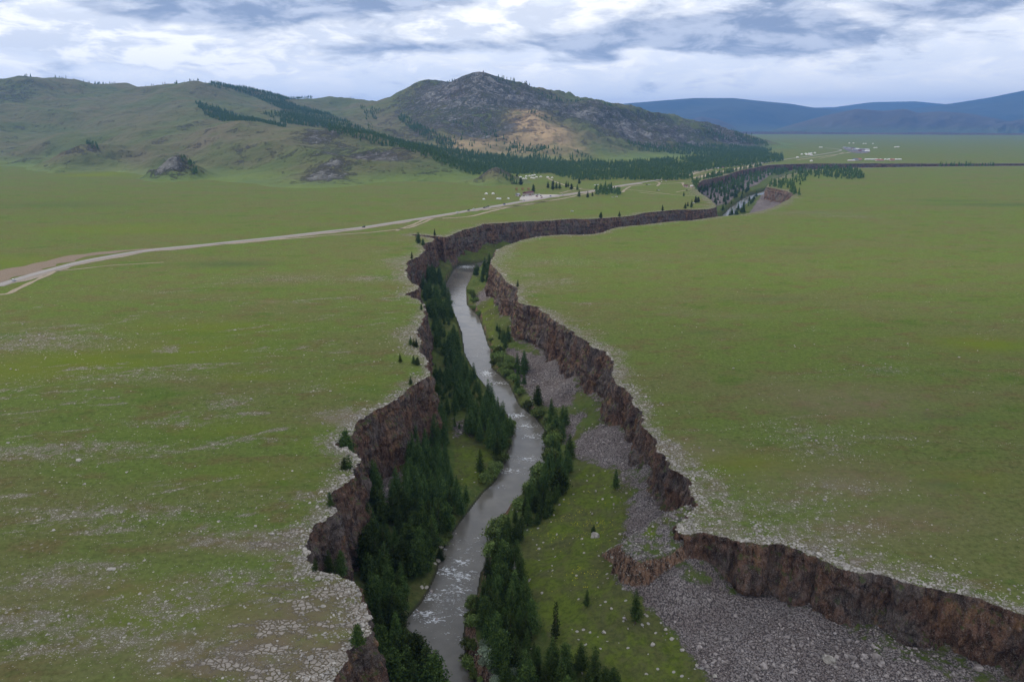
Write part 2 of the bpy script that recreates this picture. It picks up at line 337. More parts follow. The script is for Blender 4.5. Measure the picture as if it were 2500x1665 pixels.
def mat_floor():
    s = NM('gorge_floor'); p = s.objc()
    c, n3 = grass_color(s, p)
    c = s.mix(.62, c, s.mix(s.ss(s.noise(p, .3, 5, .7), .38, .62), (.036, .060, .016), (.085, .098, .036)))
    c = s.mix(s.m_('MULTIPLY', s.attr('meadow'), .85), c, s.mix(s.ss(s.noise(p, .09, 5, .7), .38, .62), s.mix(s.ss(n3, .4, .65), (.115, .150, .022), (.070, .095, .018)), s.mix(s.ss(n3, .4, .65), (.105, .108, .042), (.066, .070, .028))))
    fl = s.n('ShaderNodeTexVoronoi', {'Vector': p, 'Scale': 1.7}); fr = s.n('ShaderNodeSeparateColor', {0: fl.outputs['Color']}).outputs[0]
    on = s.m_('MULTIPLY', s.m_('LESS_THAN', fl.outputs['Distance'], .3), s.m_('LESS_THAN', fr, s.m_('MULTIPLY', s.attr('flower'), s.ss(s.noise(p, .12, 3), .45, .62, .0, .7))))
    c = s.mix(on, c, (.42, .38, .02))
    # rubble
    def rub(sc):
        v = s.n('ShaderNodeTexVoronoi', {'Vector': p, 'Scale': sc}); return v.outputs['Distance'], s.n('ShaderNodeSeparateColor', {0: v.outputs['Color']}).outputs[0]
    d1, r1 = rub(1.9); d2, r2 = rub(.5)
    rc = s.mix(r1, (.19, .16, .15), (.39, .35, .335))
    rc = s.mix(s.ss(s.noise(p, .08, 4), .4, .65, 0, .5), rc, (.175, .135, .122))
    rc = s.mix(s.ss(d1, .42, .66, 0, .8), rc, (.05, .043, .042))
    edge = s.m_('MULTIPLY_ADD', s.noise(p, .22, 5, .7), .9, -.45)
    sc = s.ss(s.m_('ADD', s.attr('scree'), edge), .42, .56)
    c = s.mix(sc, c, rc)
    # stones in the turf
    k = s.m_('MULTIPLY', s.m_('LESS_THAN', d2, .27), s.m_('LESS_THAN', r2, s.m_('MULTIPLY', s.attr('stones'), s.ss(s.noise(p, .1, 3), .42, .6, .0, .55))))
    c = s.mix(k, c, (.33, .31, .28))
    nz = s.n('ShaderNodeSeparateXYZ', {0: s.geo()['Normal']}).outputs[2]
    cl = s.mix(s.ss(s.noise(s.mul(p, (1, 1, .4)), .8, 6, .75), .38, .62), (.035, .024, .02), (.26, .155, .10))
    cl = s.mix(s.ss(s.noise(p, 1.6, 5, .75), .52, .64, 0, .8), cl, (.36, .32, .28))
    c = s.mix(s.ss(nz, .66, .48), c, cl)
    c = s.mix(s.attr('wet'), c, (.045, .040, .034))
    h = s.m_('ADD', s.m_('MULTIPLY', s.m_('MULTIPLY', s.m_('SUBTRACT', 1.0, d1), sc), .9), s.m_('ADD', s.m_('MULTIPLY', n3, .5), s.m_('MULTIPLY', k, .6)))
    return s.out(c, 1.0, s.bump(h, 1.0, .9), 0.0)
def mat_hills():
    s = NM('hill_grass_and_rock'); p = s.objc()
    g = s.mix(s.ss(s.noise(p, .004, 5, .6), .38, .62), (.084, .112, .036), (.112, .112, .052))
    g = s.mix(s.ss(s.noise(p, .02, 5, .65), .48, .68, 0, .7), g, (.060, .088, .030))
    z = s.n('ShaderNodeSeparateXYZ', {0: p}).outputs[2]
    g = s.mix(s.ss(z, 30, 0), g, s.mix(s.ss(s.noise(p, .0085, 5, .6), .4, .62), GRASS_A, (.105, .145, .045)))
    g = s.mix(s.m_('MULTIPLY', s.attr('brown'), s.ss(s.noise(p, .012, 5, .6), .3, .6, .35, .9)), g, (.150, .118, .082))
    g = s.mix(s.m_('MULTIPLY', s.attr('tan'), s.ss(s.noise(p, .016, 5, .65), .30, .50, .25, 1)), g, (.36, .26, .145))
    g = s.mix(s.m_('MULTIPLY', s.attr('bright'), s.ss(s.noise(s.mul(p, (1, .5, 1)), .02, 5, .7), .42, .56)), g, (.26, .34, .11))
    r1 = s.noise(p, .022, 8, .74, .6); r2 = s.noise(p, .11, 5, .75)
    rock = s.mix(s.ss(r1, .35, .65), (.120, .114, .106), (.225, .218, .195))
    rock = s.mix(s.ss(s.noise(p, .009, 4, .6), .5, .66, 0, .6), rock, (.095, .070, .076))
    rock = s.mix(s.ss(r2, .56, .66, 0, .8), rock, (.38, .37, .34))
    f = s.ss(s.m_('ADD', s.m_('MULTIPLY', s.attr('rock'), .50), s.m_('ADD', s.m_('MULTIPLY_ADD', r1, 1.5, -.75), s.m_('MULTIPLY_ADD', r2, 1.0, -.5))), .20, .56)
    c = s.mix(s.m_('MULTIPLY', f, s.ss(r2, .30, .55, .55, 1)), g, rock)
    h = s.m_('ADD', s.m_('MULTIPLY', s.noise(p, .007, 6, .6), 26.), s.m_('ADD', s.m_('MULTIPLY', s.m_('MULTIPLY', r1, f), 15.), s.m_('MULTIPLY', s.m_('MULTIPLY', r2, f), 7.)))
    return s.out(c, .97, s.bump(h, 1.0, 1.0), .05)
def mat_rock(name, a, b, dark=(.05, .045, .042)):
    s = NM(name); p = s.objc(); n = s.noise(p, .9, 5, .7); w = s.vor(p, .35, out='Color')
    c = s.mix(s.ss(n, .3, .7), a, b); c = s.hsv(c, s.n('ShaderNodeMapRange', {'Value': s.n('ShaderNodeSeparateColor', {0: w}).outputs[0], 'To Min': .72, 'To Max': 1.2}).outputs[0])
    c = s.mix(s.ss(s.noise(p, 2.7, 4, .7), .58, .76, 0, .5), c, dark)
    return s.out(c, .95, s.bump(s.noise(p, 3., 4, .7), .25, .7), .15)
# ------------------------------------------------------------------ plateau sheet with the gorge cut out of it
t1 = time.time()
def wblob(P, L, z=0.0):        # soft world-space patches; each = (u, v, half length along x, half width along y, strength)
    out = np.zeros(len(P))
    for u, v, rx, ry, k in L:
        c = gp(u, v, z); d = ((P[:, 0] - c[0]) / rx) ** 2 + ((P[:, 1] - c[1]) / ry) ** 2
        out = np.maximum(out, k * np.exp(-d * 1.2))
    return out
hole = np.vstack([RL, RR[::-1]])
az = []
q = 1.0
P = []
r = 95.0
while r < 5200:
    st = max(.0085, min(.016, .0085 + (r - 500) / 60000)); n = int(R(100) / st)
    a = np.linspace(-R(50), R(50), n) + rng.uniform(-.3, .3, n) * st
    rr = r * (1 + rng.uniform(-.3, .3, n) * st); P.append(np.stack([np.sin(a) * rr, np.cos(a) * rr], 1)); r *= 1 + st
P.append(rng.uniform((-4400, -290), (4400, 4900), (2500, 2)))
P = np.vstack(P); P = P[(abs(P[:, 0]) < 4450) & (P[:, 1] > -250) & (P[:, 1] < 4950)]
P = P[~inpoly(P, hole)]
dE = np.minimum(pdist(P, LW), pdist(P, RW)); P = P[dE > 2.6 + np.hypot(P[:, 0], P[:, 1]) / 400]
# a denser seam of points hugging the rim
box = np.array([(-4500, -300), (4500, -300), (4500, 5000), (-4500, 5000)], float)
allp = np.vstack([hole, box, P]); nh = len(hole)
edges = [(i, (i + 1) % nh) for i in range(nh)] + [(nh + i, nh + (i + 1) % 4) for i in range(4)]
res = delaunay_2d_cdt([Vector(p) for p in allp.tolist()], edges, [], 0, 1e-4)
V2 = np.array([tuple(v) for v in res[0]]); Tq = np.array([f for f in res[2]])
cen = V2[Tq].mean(1); Tq = Tq[~inpoly(cen, hole)]
a, b, c = V2[Tq[:, 0]], V2[Tq[:, 1]], V2[Tq[:, 2]]
crs = (b[:, 0] - a[:, 0]) * (c[:, 1] - a[:, 1]) - (b[:, 1] - a[:, 1]) * (c[:, 0] - a[:, 0])
Tq[crs < 0] = Tq[crs < 0][:, ::-1]
print('cdt', len(V2), time.time() - t1)
def ground_attrs(P):
    dL, dR_ = pdist(P, LW), pdist(P, RW); dd = np.minimum(dL, dR_)
    r = np.hypot(P[:, 0], P[:, 1])
    w = 5 + 8 * fbm(P[:, 0] / 18, P[:, 1] / 18, o=2, seed=31) + np.where(dR_ < dL, 5, 2) * sstep(900, 250, r) + r / 400
    w = w + wblob(P, [(1720, 1250, 30, 22, 16), (1640, 1120, 20, 20, 10), (1900, 1290, 40, 18, 8), (930, 640, 30, 80, 24), (960, 820, 25, 40, 12), (1260, 620, 25, 60, 16)])
    stone = np.clip(1.15 - dd / np.clip(w, 2, 99), 0, 1) * .95
    stone = np.maximum(stone, wblob(P, [(40, 845, 60, 12, .6), (130, 825, 45, 12, .6), (300, 920, 45, 8, .45), (60, 1105, 30, 9, .75), (110, 1095, 16, 6, .8), (230, 1090, 28, 6, .7), (420, 1035, 25, 4, .5), (560, 985, 12, 10, .6), (850, 1015, 12, 9, .8),
        (900, 680, 24, 14, .7), (700, 680, 50, 20, .4), (300, 1250, 40, 10, .4), (60, 1520, 26, 8, .8), (120, 1420, 18, 6, .6), (300, 1560, 24, 7, .7), (420, 1480, 12, 8, .8), (520, 1600, 20, 7, .8), (200, 1390, 18, 6, .5), (560, 1420, 20, 8, .6), (640, 1330, 12, 5, .9), (600, 1310, 18, 5, .7),
        (1980, 520, 90, 30, .35), (2060, 528, 60, 22, .35), (1350, 640, 60, 30, .3), (1330, 690, 30, 18, .45), (1290, 670, 16, 18, .45), (1980, 1060, 22, 14, .35), (2000, 1100, 18, 12, .35), (2040, 1190, 18, 8, .45), (1900, 1230, 26, 10, .4), (2180, 905, 16, 10, .3), (1990, 1290, 26, 12, .45)]))
    streak = sstep(900, 350, r) * np.where(P[:, 0] < np.interp(P[:, 1], [0, 300, 1000], [40, 60, 60]), 1.0, .16)
    streak = np.maximum(streak, .9 * sstep(70, 10, dL) * sstep(1100, 700, r)) + .10 * sstep(2500, 900, r)
    lush = wblob(P, [(225, 428, 70, 60, 1.3), (262, 424, 40, 90, 1.1), (345, 431, 14, 40, .9), (300, 430, 60, 30, .5), (230, 880, 60, 28, .9), (420, 860, 60, 34, .7), (90, 900, 50, 30, .8), (500, 800, 60, 24, .6), (600, 920, 20, 8, .7), (2400, 840, 30, 18, .9), (560, 1050, 30, 12, .4), (1820, 1130, 26, 12, .75), (640, 1160, 26, 12, .4), (400, 1500, 22, 10, .6), (370, 1450, 18, 8, .6), (2350, 1170, 20, 10, .5),
        (560, 1440, 24, 8, .4), (870, 930, 16, 14, .4), (810, 1085, 14, 5, .7), (40, 640, 60, 40, .5), (300, 560, 120, 60, .5)])
    dark = wblob(P, [(560, 645, 45, 18, .8), (620, 648, 8, 5, .8), (340, 870, 16, 5, .4), (2470, 500, 130, 22, .9), (2330, 490, 80, 18, .7), (1960, 612, 30, 14, .4), (2310, 1182, 10, 4, .7), (2150, 906, 10, 5, .5), (2320, 1020, 22, 8, .35), (1720, 812, 16, 7, .4), (1880, 730, 30, 8, .4), (140, 500, 120, 60, .4)])
    dry = wblob(P, [(2080, 980, 45, 30, .55), (2050, 1180, 40, 20, .6), (1640, 1100, 26, 16, .6), (2180, 1260, 30, 16, .5), (840, 1020, 16, 10, .8), (640, 1330, 26, 8, .6), (720, 1560, 30, 22, .7), (480, 1600, 36, 12, .5), (160, 1440, 40, 14, .35), (660, 736, 9, 3, 1.0), (2250, 750, 60, 20, .2), (1780, 772, 40, 12, .35), (1650, 765, 20, 8, .4), (2100, 1290, 26, 14, .5),
        (1430, 470, 40, 26, .6), (1700, 425, 80, 50, .7), (1640, 440, 90, 20, .4), (1280, 500, 120, 8, .35), (960, 548, 60, 8, .3)])
    plate = wblob(P, [(820, 1440, 9, 8, .9), (880, 1500, 6, 9, .95), (760, 1480, 12, 8, .75), (700, 1530, 16, 6, .8), (800, 1620, 14, 8, 1.0), (640, 1580, 12, 5, .8), (560, 1625, 12, 5, .9), (700, 1650, 16, 6, .9), (850, 1590, 6, 6, .9), (670, 1330, 10, 4, .8), (720, 1300, 8, 5, .8), (1560, 1060, 5, 4, .6), (1620, 1090, 8, 5, .7), (1990, 1335, 8, 5, .5), (2080, 1370, 10, 4, .6), (700, 1430, 14, 5, .6)])
    plate = np.where(dd < 3.5, np.maximum(plate, .40 * sstep(3.5, 1, dd) * sstep(600, 300, r)), plate)
    return dict(stone=stone, streak=streak, lush=lush, dark=dark, dry=dry, plate=plate)
zz = gz(V2[:, 0], V2[:, 1])
far = 90000.
V3 = np.column_stack([V2, zz])
ob = len(V3)
V3 = np.vstack([V3, [(-far, -far, 0), (far, -far, 0), (far, far, 0), (-far, far, 0)]])
bi = [int(np.argmin(np.hypot(*(V2 - bx).T))) for bx in box]
Fq = [tuple(t) for t in Tq.tolist()] + [(ob + i, ob + (i + 1) % 4, bi[(i + 1) % 4], bi[i]) for i in range(4)]
A = ground_attrs(V3[:, :2]); 
M_PLAT = mat_plateau(); M_CLIFF = mat_cliff()
me = mesh('ground', V3, Fq, M_PLAT, True, A)
struct('ground', me)
print('ground', time.time() - t1)
# ------------------------------------------------------------------ cliff walls under both rims
def cliff(name, L, sgn):
    r = np.linalg.norm(L, axis=1)
    k = 9; Ls = np.array([np.convolve(np.pad(L[:, i], k, 'edge'), np.ones(2 * k + 1) / (2 * k + 1), 'valid') for i in (0, 1)]).T
    t = np.gradient(Ls, axis=0); t /= np.linalg.norm(t, axis=1)[:, None] + 1e-9
    nr = np.stack([t[:, 1], -t[:, 0]], 1) * sgn
    keep = (r < 4600) & (L[:, 1] > 60)
    L, nr, r = L[keep], nr[keep], r[keep]
    dep = np.concatenate([[0, .05], np.linspace(.6, 30, 40), [34, 38, 44]])
    n, m = len(L), len(dep); V = np.zeros((m, n, 3))
    zt = gz(L[:, 0], L[:, 1])
    for j, h in enumerate(dep):
        zc = np.full(n, -h)
        f = min(1, h / 2.0)
        col_ = 1 - np.abs(fbm(L[:, 0] / 4.2, L[:, 1] / 4.2, zc / 26, o=3, seed=41)) * 2
        ledge = fbm(L[:, 0] / 60, L[:, 1] / 60, zc / 3.2, o=3, seed=43)
        fine = fbm(L[:, 0] / 1.3, L[:, 1] / 1.3, zc / 2.0, o=3, seed=45)
        gul = 1 - np.abs(fbm(L[:, 0] / 13, L[:, 1] / 13, zc / 60, o=2, seed=47)) * 2; but = fbm(L[:, 0] / 11, L[:, 1] / 11, zc / 11, o=3, seed=49)
        off = .16 * h + f * (2.0 * (col_ - .55) + 1.5 * ledge + 1.3 * fine) + min(1, h / 9) * (3.2 * but - 4.5 * np.clip(gul - .72, 0, 1) * 2)
        off = np.where(h < .3, 0, off) - (.0 if h else .0)
        V[j, :, :2] = L + nr * off[:, None]; V[j, :, 2] = zt - h
    fc = grid_faces(m, n)
    if sgn < 0: fc = fc[:, ::-1]
    struct(name, mesh(name, V.reshape(-1, 3), fc, M_CLIFF, False))
cliff('gorge_cliff_left', RL, 1); cliff('gorge_cliff_right', RR, -1)
# ------------------------------------------------------------------ gorge floor
def floor_attrs(P, z, dr, dw, right, t, spur):
    u, v = proj(P[:, 0], P[:, 1], z); UV = np.stack([u, v], 1)
    SC = [[(1500,1405),(1640,1398),(1720,1430),(1900,1460),(2050,1510),(2150,1590),(2300,1640),(2560,1700),(2560,2100),(1900,1900),(1740,1690),(1690,1600),(1640,1540),(1600,1500),(1540,1440)],
          [(1560,1180),(1630,1170),(1668,1215),(1650,1270),(1590,1310),(1540,1350),(1520,1320),(1540,1230)], [(1420,1050),(1500,1030),(1545,1080),(1575,1140),(1520,1150),(1470,1135),(1400,1110)],
          [(1235,850),(1290,860),(1380,880),(1410,940),(1395,990),(1350,1000),(1290,965),(1250,900)], [(1380,1020),(1430,1005),(1400,1060),(1380,1080)], [(1160,725),(1200,685),(1206,720),(1165,745)], [(922,1135),(978,1150),(978,1215),(925,1225)], [(1110,1028),(1152,1032),(1146,1058),(1112,1062)],
          [(1740,505),(1700,470),(1760,430),(1850,410),(1890,420),(1850,450),(1800,470),(1780,495)], [(1830,522),(1850,490),(1870,460),(1940,470),(1930,495),(1880,515)], [(1228,1560),(1250,1600),(1240,1665),(1190,1665),(1190,1590)], [(1700,1290),(1850,1330),(2000,1400),(2100,1500),(1900,1450),(1700,1400)]]
    sc = np.zeros(len(P))
    for i, L in enumerate(SC):
        d = pdist(UV, L, True); s = np.where(inpoly(UV, L), d, -d) / np.clip(v - 300, 60, 900) * 40
        sc = np.maximum(sc, np.clip(.5 + s * .25, 0, 1) * (1 if i != 11 else .45))
    sc = np.maximum(sc, right * .52 * sstep(.45, .9, t) ); sc = np.maximum(sc, (1 - right) * .46 * sstep(.6, 1, t))
    sc = np.where((P[:, 1] > 1250) & (sc < .1), .45 * sstep(.2, .6, t), sc)
    sc = np.where(spur, np.where(sc > .6, .5, .5), sc)
    green = np.zeros(len(P))
    for L in ([(1270,1330),(1330,1240),(1440,1130),(1520,1150),(1545,1200),(1520,1300),(1510,1400),(1600,1500),(1700,1620),(1740,1700),(1450,1665),(1340,1560),(1280,1420)], [(1100,1060),(1200,1060),(1220,1130),(1180,1190),(1110,1180),(1110,1100)], [(1150,600),(1240,560),(1250,620),(1150,650)], [(1160,700),(1205,690),(1210,900),(1180,800)], [(1690,1240),(1560,1330),(1560,1300),(1660,1230)]):
        green = np.maximum(green, inpoly(UV, L) * 1.0)
    stones = np.maximum(.25 * right, green * .22); stones = np.where(spur, 2.5, stones)
    stones = np.maximum(stones, right * .5 * sstep(60, 5, pdist(UV, [(1310,1290),(1240,1370),(1290,1480)])))
    stones = np.maximum(stones, .8 * sstep(90, 10, pdist(UV, [(1440,1500),(1560,1600),(1640,1640)])))
    fl = wblob(P, [(1430, 1290, 14, 16, 1), (1420, 1240, 8, 14, .8), (1410, 1440, 10, 8, .7), (1480, 1440, 10, 6, .5)], -26)
    return dict(scree=sc, meadow=green, stones=stones, flower=fl, wet=sstep(1.2, .2, dr) * .85)
ring = []; r = 92.0
while r < 4400: ring.append(r); r *= 1 + (.0021 if r < 1000 else .0030)
aa = np.arange(-R(32), R(66), .0022); ring = np.array(ring)
bnd = np.vstack([LW, RW[::-1]])
GX = ring[:, None] * np.sin(aa)[None]; GY = ring[:, None] * np.cos(aa)[None]
P = np.stack([GX.ravel(), GY.ravel()], 1)
m = np.zeros(len(P), bool)
cx = inpoly(P, CANYON); gg = cx.reshape(GX.shape).copy()
for _ in range(9):
    gg[1:] |= gg[:-1]; gg[:-1] |= gg[1:]; gg[:, 1:] |= gg[:, :-1]; gg[:, :-1] |= gg[:, 1:]
m = gg.ravel() & (P[:, 1] > 60)
q = grid_faces(*GX.shape); q = q[m[q].all(1)][:, ::-1]
used = np.unique(q); mp = np.full(len(P), -1); mp[used] = np.arange(len(used)); P = P[used]; q = mp[q]
Z, dr, dw, dl, dR, right, ins, t, spur = floor_z(P, True)
Z = np.where(ins, Z, np.minimum(Z, -1.5))
A = floor_attrs(P, Z, dr, dw, right, t, spur)
M_FLOOR = mat_floor()
struct('gorge_floor', mesh('gorge_floor', np.column_stack([P, Z]), q, M_FLOOR, True, A))
print('floor', len(P), time.time() - t1)
# ------------------------------------------------------------------ river
def mat_river():
    s = NM('river_water'); p = s.objc()
    w = s.noise(s.mul(p, (1, 1, 1)), .9, 4, .6, .3); w2 = s.noise(p, .16, 3, .5)
    fa = s.attr('foam'); f1 = s.noise(s.mul(p, (1, 1.7, 1)), .42, 6, .72, 1.2)
    foam = s.m_('MULTIPLY', s.ss(s.m_('ADD', f1, s.m_('MULTIPLY', fa, .17)), .635, .72), s.ss(fa, .05, .25))
    c = s.mix(s.ss(w2, .3, .7), (.115, .108, .092), (.145, .135, .115)); c = s.mix(foam, c, (.72, .74, .76))
    rgh = s.m_('MULTIPLY_ADD', foam, .5, .16)
    amp = s.m_('MULTIPLY_ADD', fa, .35, .10)
    hh = s.m_('ADD', s.m_('MULTIPLY', w, amp), s.m_('MULTIPLY', foam, .3))
    return s.out(c, rgh, s.bump(hh, .55, .55), .5, IOR=1.33)
keepv = dr < 5
qr = q[keepv[q].all(1)]; RP, qr, _a = compact(P, qr)
foam = wblob(RP, [(1190, 912, 7, 12, 1), (1215, 935, 10, 5, .9), (1260, 1015, 9, 6, 1), (1285, 1040, 10, 6, .8), (1300, 1065, 9, 5, .8), (1290, 1120, 14, 7, .7), (1245, 1150, 10, 5, .8), (1225, 1190, 5, 3, .5), (1130, 1370, 6, 4, 1), (1095, 1395, 6, 5, 1), (1130, 1405, 7, 5, 1), (1120, 1440, 7, 6, .9), (1060, 1460, 6, 5, .9), (1100, 1465, 7, 4, .7),
    (1040, 1498, 7, 3, 1.1), (1060, 1512, 6, 4, 1.1), (1120, 1490, 10, 5, .6), (1110, 1550, 10, 5, .35), (1140, 652, 14, 16, 1), (1800, 490, 20, 40, .6), (1150, 1330, 20, 12, .3), (1170, 860, 14, 30, .25)], -38)
struct('river', mesh('river', np.column_stack([RP, np.full(len(RP), -38.0)]), qr, mat_river(), True, dict(foam=foam)))
# ------------------------------------------------------------------ hills
rr_ = []; r = 1450.0
while r < 8200: rr_.append(r); r *= 1 + (.0040 if r < 5000 else .012)
rr_ = np.array(rr_); aa = np.arange(-R(44), R(22), .0021)
GX = rr_[:, None] * np.sin(aa)[None]; GY = rr_[:, None] * np.cos(aa)[None]; HZ = hills(GX, GY)
HZ = HZ - 1.2
P = np.stack([GX.ravel(), GY.ravel()], 1); z = HZ.ravel()
def hb(L):
    out = np.zeros(len(P))
    for u, v, Y, rx, ry, k in L:
        c = at(u, v, Y); d = ((P[:, 0] - c[0]) / rx) ** 2 + ((P[:, 1] - c[1]) / ry) ** 2
        out = np.maximum(out, k * np.exp(-d * 1.1))
    return out
rock = hb([(1180,230,3800,330,420,1),(1080,230,3950,260,380,1),(1060,300,3500,260,260,.8),(1300,250,3800,330,320,.95),(1420,280,3850,330,360,1),(1530,310,3800,330,380,1),(1650,330,4000,300,420,1),(1780,335,4400,260,400,.9),(1180,300,3400,240,240,.85),
    (793,440,1840,60,75,1.3),(800,400,1950,60,70,1.0),(900,385,2100,130,120,1.05),(960,390,2050,80,80,.8),(700,440,1800,40,40,.5),(780,315,2400,90,120,.8),(850,340,2250,120,120,.6),(730,375,2150,120,120,.35),(410,410,1960,50,60,1.2),(203,375,2420,70,90,.7),(1212,425,1850,60,70,.7),(560,370,2300,150,180,.22),(380,370,2550,60,60,.6),(600,372,2250,36,40,.7),(60,400,2650,60,80,.7),(0,270,4000,220,500,.55),(470,310,2900,60,90,.4),(550,310,2600,90,90,.3),(60,190,4400,120,120,.5),(100,400,2600,60,60,.4)])
rock = np.maximum(rock, .16 * sstep(-6, 20, z))
brown = np.maximum(.22 * sstep(5, 60, z), hb([(500,340,2500,320,330,.8),(700,350,2350,260,220,.6),(203,380,2450,110,120,.9),(780,430,1880,90,120,.6),(200,260,3900,500,600,.35),(950,380,2100,110,110,.5),(900,300,3800,300,300,.5),(1212,440,1840,70,60,.7),(350,370,2450,160,130,.7),(60,330,3000,200,260,.4)]))
tan = hb([(1290,290,3450,90,180,1.2),(1330,320,3300,120,170,1.2),(1150,355,3150,150,150,.8),(1390,350,3100,70,130,.95),(1270,330,3250,110,160,.9),(1180,335,3200,140,150,.55),(1300,360,3000,180,150,.6),(1220,365,3000,150,110,.5),(1420,380,2850,90,90,.5)])
bright = wblob(P, [(225, 428, 60, 60, 1), (255, 424, 30, 90, .8), (345, 431, 12, 40, .6)])
q = grid_faces(*GX.shape, mask=(z > -9))[:, ::-1]
Vh, q, At = compact(np.column_stack([P, z]), q, dict(rock=rock, brown=brown, tan=tan, bright=bright))
struct('hills', mesh('hills', Vh, q, mat_hills(), True, At))
print('hills', len(Vh), time.time() - t1)
# ------------------------------------------------------------------ distant ranges and the far terrace edge
def mat_far(name, a, b, c):
    s = NM(name); p = s.objc(); n = s.noise(p, .0009, 6, .6); n2 = s.noise(p, .004, 5, .65)
    col_ = s.mix(s.ss(n, .4, .6), a, b); z = s.n('ShaderNodeSeparateXYZ', {0: p}).outputs[2]
    col_ = s.mix(s.ss(z, 120, 0), col_, c); col_ = s.mix(s.ss(n2, .5, .7, 0, .4), col_, (.05, .06, .03))
    return s.out(col_, .97, s.bump(s.noise(p, .003, 6, .65), 40, .8), .05)
def far_range(name, prof, Y, depth, mat, seed, base=0.0, rugged=.10, yk=1.0):
    us = [p[0] for p in prof]; vs = [p[1] for p in prof]
    X = np.linspace((us[0] - 1250) / F * Y / CP * 1.0, (us[-1] - 1250) / F * Y / CP, 420)
    yy = np.linspace(-depth, depth * 1.3, 90)
    uu = 1250 + X / Y * F * CP
    top = np.array([at(u, np.interp(u, us, vs), Y)[2] for u in uu])
    Xg, Yg = np.meshgrid(X, yy + Y)
    k = np.where(yy < 0, np.cos(np.clip(yy / depth, -1, 0) * math.pi / 2) ** 1.35, np.clip(1 - (yy / depth / 1.3) ** 1.5, 0, 1))
    rid = 1 - np.abs(fbm(Xg / (depth * .38), Yg / (depth * .6), o=5, seed=seed)) * 2
    Zg = top[None] * k[:, None] + rugged * (rid - .8) * top.mean() * (np.sin(np.clip(k, 0, 1) * math.pi)[:, None]) - 3
    Xg = Xg * (Yg / Y)
    struct(name, mesh(name, np.stack([Xg, Yg, Zg], -1).reshape(-1, 3), grid_faces(90, 420), mat, True))
MF = mat_far('distant_range_forest_haze', (.034, .052, .058), (.052, .066, .062), (.060, .082, .056))  # forest tones with some blue of the haze mixed into the base colour
far_range('distant_mountains', [(1350,280),(1480,256),(1520,252),(1600,245),(1660,240),(1750,240),(1800,246),(1880,254),(1930,263),(1980,268),(2100,272),(2300,275),(2700,280),(3400,255),(4600,250)], 15500, 3600, MF, 61, rugged=.22)
far_range('distant_plateau_mountain', [(1800,275),(1920,264),(1980,262),(2060,250),(2160,248),(2220,254),(2300,262),(2600,270),(3600,250),(4600,262)], 19500, 3500, MF, 63, rugged=.15)
far_range('distant_round_mountain', [(2040,285),(2140,268),(2250,252),(2330,238),(2400,222),(2440,212),(2500,209),(2600,208),(2800,220),(3100,240),(3700,232),(4600,265)], 16500, 3900, MF, 65, rugged=.2)
MF2 = mat_far('dark_foothills', (.062, .054, .044), (.080, .070, .050), (.070, .088, .045))
far_range('dark_foothills', [(1830,322),(1900,300),(1960,282),(2030,266),(2090,271),(2140,266),(2170,276),(2220,272),(2290,278),(2350,290),(2400,300),(2480,305),(2700,300),(3300,285),(4400,300)], 12200, 1500, MF2, 67, rugged=.5)
far_range('low_foothills', [(2300,318),(2360,300),(2420,289),(2460,292),(2500,288),(2560,282),(2800,290)], 11400, 900, MF2, 69, rugged=.4)
far_range('small_foothills', [(1560,318),(1640,296),(1680,285),(1720,292),(1760,310),(1800,320)], 12600, 900, MF2, 71, rugged=.4)
# dark basalt step crossing the far plain
xs = np.linspace((1700 - 1250) / F * 9600, 16000, 400); ys = np.array([np.interp(x, [2200, 3300, 4500, 6200, 9500, 16000], [9900, 9900, 9500, 8900, 8300, 8000]) for x in xs]) + 90 * fbm(xs / 400, xs * 0, seed=77)
hh = 24 + 10 * fbm(xs / 260, xs * 0 + 3, seed=78)
S = np.stack([np.column_stack([xs, ys, xs * 0 - 2]), np.column_stack([xs, ys + 12, hh]), np.column_stack([xs, ys + 420, xs * 0 - 2])], 0)
struct('far_terrace', mesh('far_terrace', S.reshape(-1, 3), grid_faces(3, 400), mat_cliff('far_basalt_step'), False))
